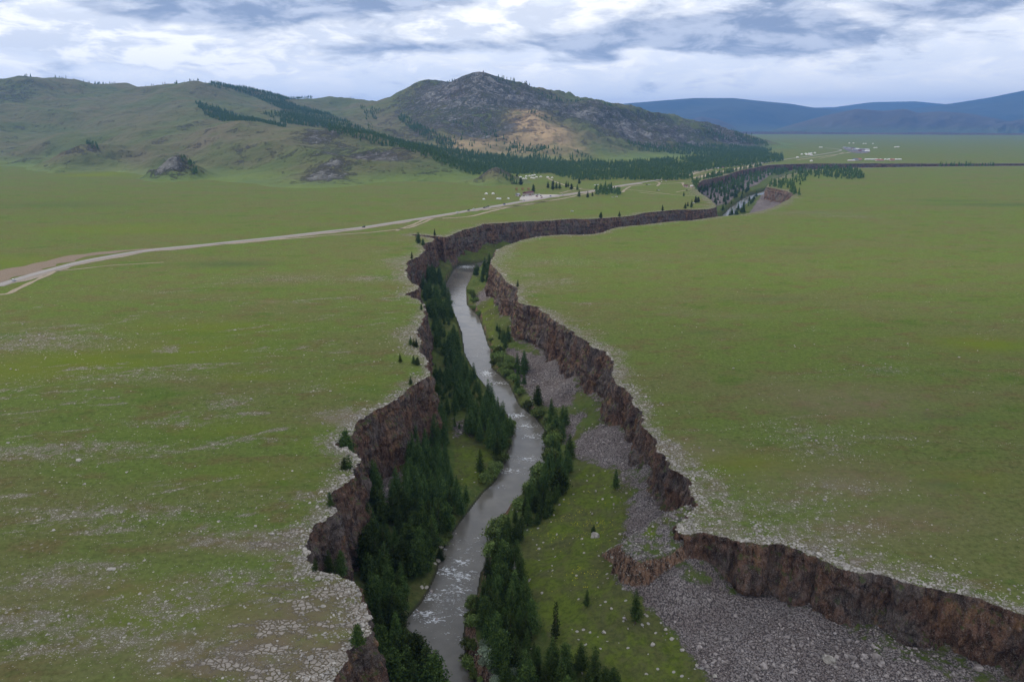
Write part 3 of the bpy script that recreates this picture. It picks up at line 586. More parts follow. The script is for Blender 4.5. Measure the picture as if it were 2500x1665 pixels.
# ------------------------------------------------------------------ world, sun, camera, air
SUN_AZ, SUN_EL = R(-58), R(42)      # azimuth measured clockwise from the viewing direction
def world():
    s = NM('World', True); bpy.context.scene.world = s.m
    sky = s.n('ShaderNodeTexSky', sky_type='NISHITA', sun_disc=False, sun_elevation=SUN_EL, sun_rotation=SUN_AZ, altitude=1500.0, air_density=1.0, dust_density=2.0).outputs[0]
    d = s.n('ShaderNodeTexCoord').outputs['Generated']; x = s.n('ShaderNodeSeparateXYZ', {0: d}).outputs
    az = s.m_('ARCTAN2', x[0], x[1]); el = s.m_('ARCSINE', x[2])
    ew = s.m_('POWER', s.m_('MAXIMUM', s.m_('ADD', el, .03), .004), .75)
    P1 = s.n('ShaderNodeCombineXYZ', {0: s.m_('MULTIPLY', az, 13.0), 1: s.m_('MULTIPLY_ADD', az, 1.5, s.m_('MULTIPLY', ew, 36.0)), 2: x[1]}).outputs[0]
    P2 = s.n('ShaderNodeCombineXYZ', {0: s.m_('MULTIPLY', az, 30.), 1: s.m_('MULTIPLY', ew, 66.0), 2: 3.7}).outputs[0]
    n1 = s.noise(P1, .40, 8, .56, .4); n2 = s.noise(P2, .45, 9, .58, .5); n3 = s.noise(P1, 1.15, 9, .60, .4)
    def blob(u, v, ru, rv, k):
        a0 = math.atan((u - 1250) / F); e0 = math.atan((300.7 - v) / F * .96)
        da = s.m_('MULTIPLY', s.m_('SUBTRACT', az, a0), F / ru); de = s.m_('MULTIPLY', s.m_('SUBTRACT', el, e0), F / rv)
        r2 = s.m_('ADD', s.m_('MULTIPLY', da, da), s.m_('MULTIPLY', de, de))
        return s.m_('MULTIPLY', s.m_('POWER', 2.718, s.m_('MULTIPLY', r2, -1.)), k)
    def field(L):
        f = None
        for b in L: f = blob(*b) if f is None else s.m_('ADD', f, blob(*b))
        return f
    dark = field([(560,50,330,42,.9),(480,75,200,20,.5),(900,25,300,34,1.0),(40,20,160,40,.45),(1320,5,260,12,.6),(2050,10,520,42,.55),(1800,95,330,45,1.0),(1350,125,330,22,.75),(1560,95,250,28,.6),(1380,155,130,12,.6),(1930,135,130,14,.55),(2270,65,110,24,1.1),(2400,45,110,16,.7),(2340,8,160,12,.9),(620,105,60,30,.35),(850,130,160,9,.35),(1130,125,110,16,.4),(1650,160,500,26,-.2)])
    lite = field([(620,105,420,55,1.0),(120,110,300,40,1.0),(1180,80,220,45,.9),(420,160,260,24,.8),(1500,40,340,26,.7),(1090,60,300,30,.5),(2230,35,120,12,.9),(2050,75,120,16,.6),(2420,85,180,22,.6),(1350,170,330,8,.5),(1590,192,60,10,.5),(80,140,150,10,.4),(640,190,160,14,.4),(1900,150,600,26,.25)])
    # how much thick cloud, and how much of it is shaded
    nn = s.m_('ADD', s.m_('MULTIPLY_ADD', n1, .8, -.4), s.m_('MULTIPLY_ADD', n3, .7, -.35))
    dk = s.ss(s.m_('ADD', s.m_('MULTIPLY', s.m_('SUBTRACT', dark, s.m_('MULTIPLY', lite, .30)), .44), s.m_('MULTIPLY', nn, 1.5)), .0, .38)
    hi = s.m_('MULTIPLY', s.ss(el, .14, .35), s.ss(n1, .45, .6, .2, .75)); dk = s.m_('MAXIMUM', dk, hi)
    n4 = s.m_('ADD', s.m_('MULTIPLY_ADD', n2, .9, -.45), s.m_('MULTIPLY_ADD', n3, .6, -.3))
    lt = s.ss(s.m_('ADD', s.m_('MULTIPLY', lite, .50), s.m_('MULTIPLY', n4, 1.6)), .08, .36)
    low = s.mix(s.ss(el, .0, .06), (1.52, 1.50, 1.46), (1.00, 1.04, 1.12))
    low = s.mix(s.ss(n2, .40, .60, 0, .8), low, (1.24, 1.23, 1.23))
    c = s.mix(lt, low, s.mix(s.ss(s.m_('ADD', s.m_('MULTIPLY', n3, .5), s.m_('MULTIPLY', n2, .5)), .44, .56), (.84, .88, .97), (1.30, 1.28, 1.24)))
    dkc = s.mix(s.ss(s.m_('MULTIPLY_ADD', n2, .6, s.m_('MULTIPLY', n3, .4)), .42, .58), (.26, .33, .49), (.62, .68, .82))
    c = s.mix(s.m_('MULTIPLY', dk, .96), c, dkc)
    c = s.mix(s.ss(el, -.01, -.12), c, (.10, .12, .09))
    ten = s.n('ShaderNodeVectorMath', {0: c, 3: CLOUD}, operation='SCALE').outputs[0]
    c = s.mix(.94, sky, ten)
    bg = s.n('ShaderNodeBackground', {'Color': c, 'Strength': .1}); s.n('ShaderNodeOutputWorld', {'Surface': bg.outputs[0]})
CLOUD = 9.6
world()
sun = bpy.data.lights.new('sun', 'SUN'); sun.energy = 2.3; sun.angle = R(10); sun.color = (1, .94, .84)
so = bpy.data.objects.new('sun', sun); col.objects.link(so)
sd = Vector((math.sin(SUN_AZ) * math.cos(SUN_EL), math.cos(SUN_AZ) * math.cos(SUN_EL), math.sin(SUN_EL)))
so.rotation_euler = sd.to_track_quat('Z', 'Y').to_euler(); so.location = (0, 0, 400)
cam = bpy.data.cameras.new('camera'); cam.sensor_width = 36; cam.lens = 36 * F / 2500; cam.clip_end = 200000; cam.clip_start = 1
co = bpy.data.objects.new('camera', cam); col.objects.link(co); co.location = (0, 0, H); co.rotation_euler = (math.pi / 2 - PITCH, 0, 0)
bpy.context.scene.camera = co
vs = bpy.context.scene.view_settings; vs.view_transform = 'Standard'; vs.look = 'None'; vs.exposure = .2; vs.gamma = 1
def haze(density):
    m = bpy.data.materials.new('haze_air'); m.use_nodes = True; t = m.node_tree; t.nodes.clear()
    v = t.nodes.new('ShaderNodeVolumePrincipled'); v.inputs['Color'].default_value = (.20, .46, 1, 1); v.inputs['Density'].default_value = density; v.inputs['Anisotropy'].default_value = .2
    o = t.nodes.new('ShaderNodeOutputMaterial'); t.links.new(v.outputs[0], o.inputs['Volume'])
    a, b, c0, c1 = 26000, 30000, -42, 960
    V = [(x, y, z) for z in (c0, c1) for x, y in ((-a, -2000), (a, -2000), (a, b), (-a, b))]
    me = mesh('haze', V, [(0, 3, 2, 1), (4, 5, 6, 7), (0, 1, 5, 4), (1, 2, 6, 5), (2, 3, 7, 6), (3, 0, 4, 7)], m, False)
    tag(obj('haze', me), 'thin blue haze over the steppe', 'haze', kind='stuff')
haze(4.8e-5)
print('base', time.time() - T0)
# ================================================================== things
def rotm(n):                    # random rotations
    q_ = rng.normal(size=(n, 4)); q_ /= np.linalg.norm(q_, axis=1)[:, None]; w, x, y, z = q_.T
    return np.stack([1-2*(y*y+z*z), 2*(x*y-z*w), 2*(x*z+y*w), 2*(x*y+z*w), 1-2*(x*x+z*z), 2*(y*z-x*w), 2*(x*z-y*w), 2*(y*z+x*w), 1-2*(x*x+y*y)], 1).reshape(n, 3, 3)
import bmesh
def ico(sub):
    bm = bmesh.new(); bmesh.ops.create_icosphere(bm, subdivisions=sub, radius=1)
    V = np.array([v.co[:] for v in bm.verts]); Fc = np.array([[v.index for v in f.verts] for f in bm.faces]); bm.free(); return V, Fc
ICO1, ICO2 = ico(1), ico(2)
def rock_set(base, n, seed):
    r_ = np.random.default_rng(seed); out = []
    for i in range(n):
        V = base[0].copy()
        for _ in range(7):     # chop by random planes for an angular block
            d = r_.normal(size=3); d /= np.linalg.norm(d); c = r_.uniform(.45, .8); h = V @ d
            V = V - np.clip(h - c, 0, None)[:, None] * d
        V *= r_.uniform(.65, 1.15, 3); V += r_.normal(size=V.shape) * .035; out.append(V)
    return np.array(out)
RS1, RS2 = rock_set(ICO1, 12, 1), rock_set(ICO2, 8, 2)
def rocks(name, pos, size, flat, mat, big=False, kind='stuff'):
    n = len(pos); T, Fc = (RS2, ICO2[1]) if big else (RS1, ICO1[1])
    k = rng.integers(0, len(T), n); V = T[k]; M = rotm(n); V = np.einsum('nij,nvj->nvi', M, V)
    V[:, :, 2] *= flat; V = V * size[:, None, None] + pos[:, None, :]
    nv = V.shape[1]; Q = (Fc[None] + (np.arange(n) * nv)[:, None, None]).reshape(-1, 3)
    return tag(obj(name, mesh(name, V.reshape(-1, 3), Q, mat, False)), kind=kind)
M_PALE = mat_rock('pale_weathered_basalt', (.26, .23, .195), (.50, .465, .41), (.16, .14, .12))
M_SCREE = mat_rock('grey_scree_rock', (.22, .185, .17), (.43, .385, .36), (.12, .10, .092))
# --- blocks along both rims
rp, rs = [], []
for L, sg, hi_, dens in ((LW, -1, 8, .9), (RW, 1, 12, .9)):
    S_ = resample(L, 1 / 900., .2); r = np.linalg.norm(S_, axis=1); k = (r < 1000) & (S_[:, 1] > 100); S_ = S_[k]; r = r[k]
    w_ = np.clip(330 / r, .25, 1.3) * dens; reps = rng.poisson(w_ * 2.4)
    idx = np.repeat(np.arange(len(S_)), (reps * 1.5).astype(int)); t_ = np.gradient(S_, axis=0); t_ /= np.linalg.norm(t_, axis=1)[:, None]; nn = np.stack([t_[:, 1], -t_[:, 0]], 1) * sg
    clump = np.clip(.45 + 1.8 * fbm(S_[idx, 0] / 14, S_[idx, 1] / 14, seed=51), .05, 1.3)
    off = rng.exponential(hi_ * .42, len(idx)) * clump - .8
    p_ = S_[idx] + nn[idx] * off[:, None] + rng.normal(size=(len(idx), 2)) * .7
    p_ = p_[~inpoly(p_, hole)]
    rp.append(p_)
p_ = np.vstack(rp); 
# and blocks scattered where the plates and stony turf are, close by
c_ = rng.uniform((-330, 125), (330, 520), (70000, 2)); c_ = c_[~inpoly(c_, hole)]; ga = ground_attrs(c_)
xr_ = c_[:, 0] * .936 + c_[:, 1] * .352; yr_ = -c_[:, 0] * .352 + c_[:, 1] * .936; stk = fbm(xr_ / 26, yr_ / 8, o=4, seed=55)
w_ = ga['stone'] * .42 + .05 * ga['streak'] * sstep(.0, .35, stk) + ga['streak'] * .006
c_ = c_[rng.random(len(c_)) < w_]; p_ = np.vstack([p_, c_])
sz = np.clip(.28 * np.exp(rng.normal(0, .50, len(p_))), .15, 1.15) * (1 + np.hypot(p_[:, 0], p_[:, 1]) / 1500)
rocks('rim_rocks', np.column_stack([p_, gz(p_[:, 0], p_[:, 1]) + sz * .12]), sz, .55, M_PALE)
print('rim rocks', len(p_), time.time() - T0)
# --- scree blocks
def floor_scatter(n, lo, hi):
    c = rng.uniform(lo, hi, (n, 2)); return c[inpoly(c, CANYON)]
c_ = floor_scatter(60000, (0, 120), (330, 330)); z_, dr_, dw_, _, _, rt_, _, t_, sp_ = floor_z(c_, True); fa_ = floor_attrs(c_, z_, dr_, dw_, rt_, t_, sp_)
edge_n = fbm(c_[:, 0] / 6, c_[:, 1] / 6, o=3, seed=57)
u_, v_ = proj(c_[:, 0], c_[:, 1], z_)
keep = (rng.random(len(c_)) < np.clip((fa_['scree'] + .5 * edge_n - .35) * 2.2, 0, 1) * .75) & (dr_ > .5)
c1, z1, v1, u1 = c_[keep], z_[keep], v_[keep], u_[keep]
low = sstep(1480, 1640, v1 + .12 * (u1 - 1700) * 0)
sz = .24 * np.exp(rng.normal(0, .52, len(c1))) * (1 + .75 * low * rng.random(len(c1)) ** 2 * 2); sz = np.clip(sz, .14, 2.0)
rocks('scree_rocks', np.column_stack([c1, z1 + sz * .2]), sz, .8, M_SCREE)
c_ = floor_scatter(30000, (-60, 300), (170, 700)); z_, dr_, dw_, _, _, rt_, _, t_, sp_ = floor_z(c_, True); fa_ = floor_attrs(c_, z_, dr_, dw_, rt_, t_, sp_)
keep = (rng.random(len(c_)) < np.clip((fa_['scree'] - .36) * 1.8, 0, 1) * .55) & (dr_ > .5)
c1, z1 = c_[keep], z_[keep]; sz = np.clip(.45 * np.exp(rng.normal(0, .45, len(c1))), .25, 1.6)
rocks('talus_rocks', np.column_stack([c1, z1 + sz * .2]), sz, .8, M_SCREE)
# stones in the meadow turf, spur and river edge
c_ = floor_scatter(30000, (-60, 110), (260, 420)); z_, dr_, dw_, _, _, rt_, _, t_, sp_ = floor_z(c_, True); fa_ = floor_attrs(c_, z_, dr_, dw_, rt_, t_, sp_)
bank = sstep(3, .5, dr_) * sstep(-1.5, 0, dr_) * sstep(-.1, .3, fbm(c_[:, 0] / 8, c_[:, 1] / 8, seed=58)) * .5
keep = rng.random(len(c_)) < np.maximum(np.where(sp_, .75, fa_['stones'] * .085 * (fa_['scree'] < .4) * np.clip(.4 + 2.5 * fbm(c_[:, 0] / 11, c_[:, 1] / 11, seed=59), 0, 2.5)), bank)
c1, z1 = c_[keep], z_[keep]; sz = np.clip(.26 * np.exp(rng.normal(0, .5, len(c1))), .14, 1.1)
rocks('turf_rocks', np.column_stack([c1, z1 + sz * .15]), sz, .75, M_PALE)
print('rocks', time.time() - T0)
# --- single boulders
BOUL = [(1452,1314,1.9,'largest pale boulder standing alone in the yellow flowered meadow'),(2021,1612,2.6,'big tan flat topped boulder lying on the wide scree field below the right cliff')]
BO2 = [(1352,1258,.8),(1359,1305,.9),(1421,1316,1.0),(1399,1314,.7),(1316,1340,.9),(1348,1382,.8),(1323,1448,.9),(1493,1486,1.0),(1462,1357,1.0),(1495,1361,1.3),(1513,1305,1.2),(1433,1174,.9),(1449,1161,1.0),(1446,1255,1.2),(1471,1219,.9),
       (1474,1545,1.1),(1593,1574,1.2),(1626,1538,1.2),(1666,1587,1.3),(1400,1207,.8),(1425,1349,.7),(1350,1340,.7),(1380,1195,.8),(1425,1200,.7),(1640,1560,1.1),(1700,1625,1.3),(1745,1650,1.4),(1600,1545,.9),(1345,1275,.7),(1310,1330,.7)]
def floor_at(u, v):             # point on the gorge floor seen in that direction
    z = -28.0
    for _ in range(12):
        g = gp(u, v, z); z = .5 * z + .5 * float(floor_z(g[None])[0])
    return g[0], g[1], z
def boulder(u, v, s, lab, grp=None, mat=M_PALE, fl=None, pos=None):
    x, y, z = pos if pos else (floor_at(u, v) if fl is None else (*gp(u, v, fl), fl))
    V = RS2[rng.integers(0, len(RS2))] @ rotm(1)[0].T * np.array([1, 1, .75]) * s
    V = V + .06 * s * np.stack([vnoise(V[:, 0] * 3 / s, V[:, 1] * 3 / s, V[:, 2] * 3 / s, seed=i) for i in range(3)], 1)
    o = obj('boulder', mesh('boulder', V, ICO2[1], mat, False), loc=(x, y, z + s * .25)); tag(o, lab, 'boulder', grp)
for b in BOUL: boulder(*b)
for u, v, s in BO2: boulder(u, v, s * .72, 'pale boulder half sunk in the grassy slope between river and right cliff', 'pale boulders on the gorge meadow')
for u, v, s in [(1056,1322,1.4),(1077,1337,1.5),(1070,1369,1.1),(1036,1365,1.5),(1062,1378,1.2),(1030,1437,1.1),(1041,1435,1.3),(1045,1352,1.3),(1010,1404,1.0),(1028,1410,.9)]:
    boulder(u, v, s, 'grey boulder at the tree edge of the left bank beside the rapids', 'boulders on the left river bank', fl=-37.5)
for u, v, s in [(1020,1494,1.0),(1053,1445,.9),(1113,1303,.7),(1195,1087,1.1),(1254,1062,1.0),(1066,1512,.6)]:
    boulder(u, v, s, 'dark wet boulder breaking the water of the river', 'wet boulders in the river', fl=-38.1, mat=M_SCREE)
# ------------------------------------------------------------------ trees
def leaf_mat(name, a, b, c):
    s = NM(name); p = s.objc(); r_ = s.n('ShaderNodeObjectInfo').outputs['Random']
    k = s.mix(s.ss(s.noise(p, .75, 4, .7), .35, .68), a, b); k = s.mix(s.ss(s.noise(p, .13, 3), .45, .65, 0, .6), k, c)
    k = s.hsv(k, s.n('ShaderNodeMapRange', {'Value': r_, 'To Min': .55, 'To Max': 1.75}).outputs[0], .95, s.n('ShaderNodeMapRange', {'Value': r_, 'To Min': .485, 'To Max': .51}).outputs[0])
    return s.out(k, .9, None, 0.0)
M_LARCH = leaf_mat('larch_needles', (.018, .036, .010), (.070, .105, .024), (.034, .062, .014))
M_WILLOW = leaf_mat('willow_leaves', (.060, .095, .022), (.150, .195, .055), (.100, .140, .034))
M_SILVER = leaf_mat('silvery_shrub_leaves', (.13, .17, .11), (.22, .26, .18), (.15, .19, .10))
M_FOREST = leaf_mat('far_forest_needles', (.018, .036, .011), (.066, .098, .026), (.034, .060, .015))
M_BARK = plain('larch_bark', (.085, .062, .045), .95, .3); M_DEAD = plain('dead_grey_wood', (.24, .22, .20), .9, .2)
def clumps(C, S, per, r_, droop=.25):      # small leaf faces round every clump centre
    n = len(C); base = np.repeat(C, per, 0); s = np.repeat(S, per)
    off = r_.normal(size=(n * per, 3)) * s[:, None] * .55; ctr = base + off
    d = r_.normal(size=(n * per, 3)); d[:, 2] *= .55; d /= np.linalg.norm(d, axis=1)[:, None]
    e = r_.normal(size=(n * per, 3)); e[:, 2] -= droop; e -= (e * d).sum(1)[:, None] * d; e /= np.linalg.norm(e, axis=1)[:, None]
    k = s[:, None] * r_.uniform(.5, 1.0, (n * per, 1))
    V = np.stack([ctr - d * k * .5 - e * k * .28, ctr + d * k * .55, ctr - d * k * .2 + e * k * .5], 1).reshape(-1, 3)
    return V, np.arange(len(V)).reshape(-1, 3)
def trunk_mesh(name, h, r0, mat, sway=.0, stubs=0, r_=None):
    V, Fc = [], []; nn_ = 7; lv = 9
    for i in range(lv):
        k = i / (lv - 1); rr = r0 * (1 - .93 * k) + (r0 * .5 if i == 0 else 0); cx_ = sway * math.sin(k * 3)
        for j in range(nn_): a_ = j / nn_ * 2 * math.pi; V.append((cx_ + rr * math.cos(a_), rr * math.sin(a_), k * h - .6 * (i == 0)))
    for i in range(lv - 1):
        for j in range(nn_): Fc.append((i * nn_ + j, i * nn_ + (j + 1) % nn_, (i + 1) * nn_ + (j + 1) % nn_, (i + 1) * nn_ + j))
    for _ in range(stubs):      # limbs
        z = h * (.15 + .8 * r_.random()); a_ = r_.random() * 6.28; l = (1 - z / h) * h * .2 + .4; b = len(V); t_ = r0 * .35 * (1 - z / h) + .03
        for q_, w in ((0, t_), (1, t_ * .25)):
            for j in range(3): b_ = j * 2.1; V.append((math.cos(a_) * l * q_ - math.sin(a_) * w * math.cos(b_), math.sin(a_) * l * q_ + math.cos(a_) * w * math.cos(b_), z + l * .15 * q_ + w * math.sin(b_)))
        for j in range(3): Fc.append((b + j, b + (j + 1) % 3, b + 3 + (j + 1) % 3, b + 3 + j))
    return mesh(name, V, Fc, mat, True)
def conifer(seed, h, width, per=5, slim=1.0, ex=.82, gap=.13):
    r_ = np.random.default_rng(seed); C, S = [], []; z = h * r_.uniform(.10, .18); lean = r_.uniform(-.25, .25, 2); asym = r_.uniform(0, 6.28)
    while z < h * .985:
        k = (z / h); prof = (1 - k) ** ex * (.55 + .45 * min(1, (k + .02) / .22)); rad = width * prof * r_.uniform(.72, 1.15) + .15
        nb = int(4 + 5 * prof + r_.integers(0, 2)); ph = r_.random() * 6.28
        for b in range(nb):
            if r_.random() < gap: continue
            a_ = ph + b / nb * 6.283 + r_.normal() * .22; L_ = rad * r_.uniform(.7, 1.18) * (1 + .18 * math.cos(a_ - asym)); m_ = max(1, int(L_ / .62 + .6))
            for q_ in range(m_):
                f = (q_ + .65) / m_
                C.append((math.cos(a_) * L_ * f + lean[0] * k, math.sin(a_) * L_ * f + lean[1] * k, z - .10 * L_ * f + .18 * L_ * f * f + r_.normal() * .1)); S.append((.62 + .30 * (1 - f)) * (.6 + .5 * prof))
        z += h * .026 * (.75 + .5 * r_.random()) + .09
    C.append((lean[0], lean[1], h)); S.append(.3)
    V, Fc = clumps(np.array(C), np.array(S), per, r_)
    return mesh('crown', V, Fc, M_LARCH, False), trunk_mesh('trunk', h * .96, .016 * h + .05, M_BARK, 0, 14, r_)
def bush_mesh(seed, r0, mat, n=150):
    r_ = np.random.default_rng(seed); C = []; L_ = r_.integers(4, 8)
    lob = [(r_.uniform(-.55, .55) * r0, r_.uniform(-.55, .55) * r0, r_.uniform(.5, .95) * r0, r_.uniform(.4, .68) * r0) for _ in range(L_)]
    for x, y, z, rr in lob:
        d = r_.normal(size=(n // L_ + 8, 3)); d /= np.linalg.norm(d, axis=1)[:, None]; d[:, 2] = np.abs(d[:, 2]) * 1.0 - .25
        C.append(np.array([x, y, z]) + d * rr * r_.uniform(.75, 1.08, (len(d), 1)))
    C = np.vstack(C); V, Fc = clumps(C, np.full(len(C), .55), 6, r_, 0)
    return mesh('foliage', V, Fc, mat, False)
def stems(r0):
    V, Fc = [], []
    for i in range(5):
        a_ = i * 1.3; b = len(V)
        for q_ in (0, 1):
            for j in range(4): V.append((math.cos(a_) * r0 * .5 * q_ + .07 * math.cos(j * 1.57), math.sin(a_) * r0 * .5 * q_ + .07 * math.sin(j * 1.57), -.4 + (r0 * .9 + .4) * q_))
        for j in range(4): Fc.append((b + j, b + (j + 1) % 4, b + 4 + (j + 1) % 4, b + 4 + j))
    return mesh('stems', V, Fc, M_BARK, False)
CON = [(conifer(100 + i, h, w), h) for i, (h, w) in enumerate([(14, 3.4), (15, 3.8), (12, 3.3), (16, 3.5), (13, 3.9), (10, 2.9), (14, 2.9), (15, 4.3)])]
CON += [(conifer(150 + i, h, w, 6, ex=e, gap=g_), h) for i, (h, w, e, g_) in enumerate([(13, 3.6, .5, .3), (15, 3.9, .45, .35), (11, 3.8, .5, .25), (14, 3.0, .6, .4), (12, 4.0, .4, .4), (9, 3.2, .5, .3)])]
THIN = (conifer(300, 13, 1.1, 4), 13)
BUS = [bush_mesh(200 + i, 2.2, M_WILLOW, 170) for i in range(4)]; SIL = [bush_mesh(240 + i, 1.9, M_SILVER, 150) for i in range(2)]; STEM = stems(2.0)
used_names = {}
def tree(x, y, z, h, lab, grp, var=None, thin=False, sx=1.0):
    (cm, tm), h0 = THIN if thin else CON[int(rng.integers(0, len(CON))) if var is None else var]
    k = h / h0; o = bpy.data.objects.new('larch_tree', None); col.objects.link(o); o.location = (x, y, z - .2); o.rotation_euler = (0, 0, random.random() * 6.28); o.scale = (k * sx, k * sx, k)
    tag(o, lab, 'tree', grp); a_ = obj('crown', cm, o); b_ = obj('trunk', tm, o); return o
def bush(x, y, z, s, lab, grp, silver=False):
    o = bpy.data.objects.new('willow_bush' if not silver else 'silvery_shrub', None); col.objects.link(o); o.location = (x, y, z - .15); o.rotation_euler = (0, 0, random.random() * 6.28); o.scale = (s, s, s * random.uniform(.8, 1.15))
    tag(o, lab, 'bush', grp); obj('foliage', random.choice(SIL if silver else BUS), o); obj('stems', STEM, o)
placed = []                     # every gorge tree footprint
POOL = []
for lo_, hi_, n_ in (((-90, 110), (150, 420), 110000), ((-90, 400), (300, 900), 60000), ((150, 800), (1250, 2200), 60000)):
    POOL.append(floor_scatter(n_, lo_, hi_))
POOL = np.vstack(POOL); rng.shuffle(POOL); PZ = floor_z(POOL); Pdr = pdist(POOL, RIVER, True); Pdr = np.where(inpoly(POOL, RIVER), -1, Pdr); Pdw = np.minimum(pdist(POOL, LW), pdist(POOL, RW))
def fill(poly, n, mind, lift=6.0, hr=(8, 15.5), mindr=1.0, mindw=2.5, ymax=2300, ymin=0, **_):
    u, v = proj(POOL[:, 0], POOL[:, 1], PZ + lift); ok = inpoly(np.stack([u, v], 1), poly) & (Pdr > mindr) & (Pdw > mindw) & (POOL[:, 1] < ymax) & (POOL[:, 1] > ymin); out = []
    pl_ = np.array(placed) if placed else np.zeros((1, 2)) - 999; loc_ = []
    for p, zz in zip(POOL[ok], PZ[ok]):
        if len(out) >= n: break
        if ((pl_ - p) ** 2).sum(1).min() < mind ** 2: continue
        if loc_ and ((np.array(loc_) - p) ** 2).sum(1).min() < mind ** 2: continue
        loc_.append(p); out.append((p[0], p[1], zz, rng.uniform(hr[0] * .62, hr[1] * 1.02))); placed.append(p)
    return out
GT = []                          # (x, y, z, h, label, group)
def zone(poly, n, mind, lab, grp, **k):
    t_ = fill(poly, n, mind, **k); GT.extend([(*a, lab, grp) for a in t_]); print(grp, len(t_))
zone([(1036,648),(1066,655),(1094,705),(1100,755),(1112,800),(1120,850),(1105,880),(1075,890),(1050,830),(1045,760),(1030,700)], 85, 3.7, 'dark larch in the narrow dense strip between the left cliff and the upper river reach', 'larches of the upper left bank', hr=(12, 18))
zone([(1105,860),(1132,862),(1165,925),(1195,965),(1235,1005),(1250,1050),(1240,1080),(1205,1085),(1185,1065),(1150,1050),(1140,1000),(1110,950),(1085,905)], 90, 3.6, 'dark larch on the left bank beside the double bend below the upper rapids', 'larches of the left bank bend', hr=(10, 17))
zone([(1000,1075),(1060,1050),(1080,1010),(1088,1050),(1088,1110),(1105,1160),(1140,1200),(1120,1250),(1085,1275),(1020,1290),(960,1280),(955,1200),(985,1170),(985,1120)], 105, 3.7, 'dark larch in the wood filling the foot of the concave left cliff', 'larches below the concave left cliff', hr=(10, 16))
zone([(890,1240),(960,1230),(1060,1270),(1055,1330),(1040,1370),(1000,1375),(985,1410),(960,1500),(985,1550),(1040,1600),(1070,1665),(925,1665),(918,1500),(900,1420),(888,1330)], 90, 3.7, 'dark larch in the shaded wood between the near left cliff and the river', 'larches of the near left bank', hr=(11, 17))
zone([(885,1120),(918,1125),(922,1210),(905,1240),(888,1240)], 7, 4.0, 'larch squeezed against the near left cliff beside the small scree patch', 'larches beside the small left scree', hr=(11, 16))
zone([(1245,865),(1285,865),(1298,900),(1290,945),(1262,945),(1255,905)], 7, 4.0, 'tall larch of the clump at the foot of the grey scree on the right bank', 'larches at the foot of the right scree', hr=(14, 18))
zone([(1340,985),(1378,1000),(1388,1050),(1372,1090),(1380,1130),(1365,1150),(1345,1110),(1335,1050)], 12, 4.2, 'larch in the narrow right bank strip beside the middle rapids', 'larches beside the middle rapids', hr=(9, 14))
zone([(1340,1120),(1390,1110),(1385,1165),(1345,1225),(1290,1265),(1245,1310),(1225,1320),(1240,1270),(1285,1210),(1325,1160)], 46, 3.1, 'larch in the dark belt below the meadow edge on the right bank', 'larches below the meadow edge', hr=(8, 13))
zone([(1210,1325),(1255,1330),(1280,1400),(1292,1450),(1300,1530),(1320,1600),(1380,1640),(1400,1665),(1240,1665),(1215,1560),(1165,1500),(1160,1460),(1185,1430),(1190,1370)], 60, 3.4, 'larch in the near right bank wood beside the lower rapids', 'larches of the near right bank', hr=(9, 14))
zone([(1290,1610),(1330,1570),(1362,1580),(1400,1590),(1450,1605),(1520,1640),(1570,1680),(1560,1800),(1250,1800),(1260,1650)], 60, 3.3, 'green larch of the group closest below the camera on the right meadow foot', 'larches at the foot of the near meadow', hr=(8, 13), lo=(0, 100))
zone([(1150,620),(1200,615),(1212,640),(1185,690),(1160,680),(1150,660)], 12, 5.0, 'small dark larch on the right bank at the far end of the visible river', 'larches at the far river bend', hr=(12, 17), hi=(260, 900))
zone([(1208,780),(1232,790),(1258,845),(1240,848),(1210,810)], 7, 4.0, 'larch between the upper river reach and the right talus slope', 'larches below the right talus', hr=(9, 13))
zone([(1058,885),(1082,895),(1108,950),(1138,1010),(1140,1045),(1095,1010),(1065,940)], 26, 4.0, 'larch on the steep green slope between the left cliff and the riverside wood', 'larches on the green slope under the left cliff', hr=(6, 12))
zone([(1690,430),(1710,440),(1740,428),(1790,440),(1828,452),(1800,478),(1770,490),(1745,500),(1712,480),(1700,460)], 75, 9, 'larch on the steep purple side of the far gorge bend', 'larches of the far gorge bend', lo=(250, 1250), hi=(1000, 2200), hr=(12, 17), cand=30000)
zone([(1770,470),(1830,458),(1850,478),(1825,505),(1800,532),(1760,525)], 45, 8, 'larch on the inner side of the far gorge bend beside the river', 'larches of the far gorge bend river side', ymin=800, lo=(250, 1000), hi=(900, 2000), hr=(13, 18), cand=20000)
for u, v, h, thin, lab in [(1172,1160,14,0,'broad lone larch standing in the middle of the bright left bank meadow'),(1215,1120,12,0,'larch on the riverside edge of the left bank meadow'),(1314,990,13,0,'lone larch standing inside the grey scree on the right bank'),(1502,1195,10,0,'lone conical larch at the top of the right meadow under the scree'),
                     (1433,1482,6.5,0,'small slim larch alone low on the right meadow'),(1551,1522,12,0,'large larch growing at the tip of the wide scree field'),(1356,1565,14,1,'very slim tall larch rising from the lower right meadow'),(1371,1190,5,1,'thin bare young larch on the meadow edge above the dark belt'),
                     (1390,1120,13,0,'larch at the scree foot just above the middle rapids'),(1449,1300,3.2,0,'tiny shrublike larch in the upper meadow near the scree'),(1075,1370,6,0,'young larch between grey boulders on the left bank')]:
    x, y, z = floor_at(u, v); GT.append((x, y, z, h, lab, None, thin))
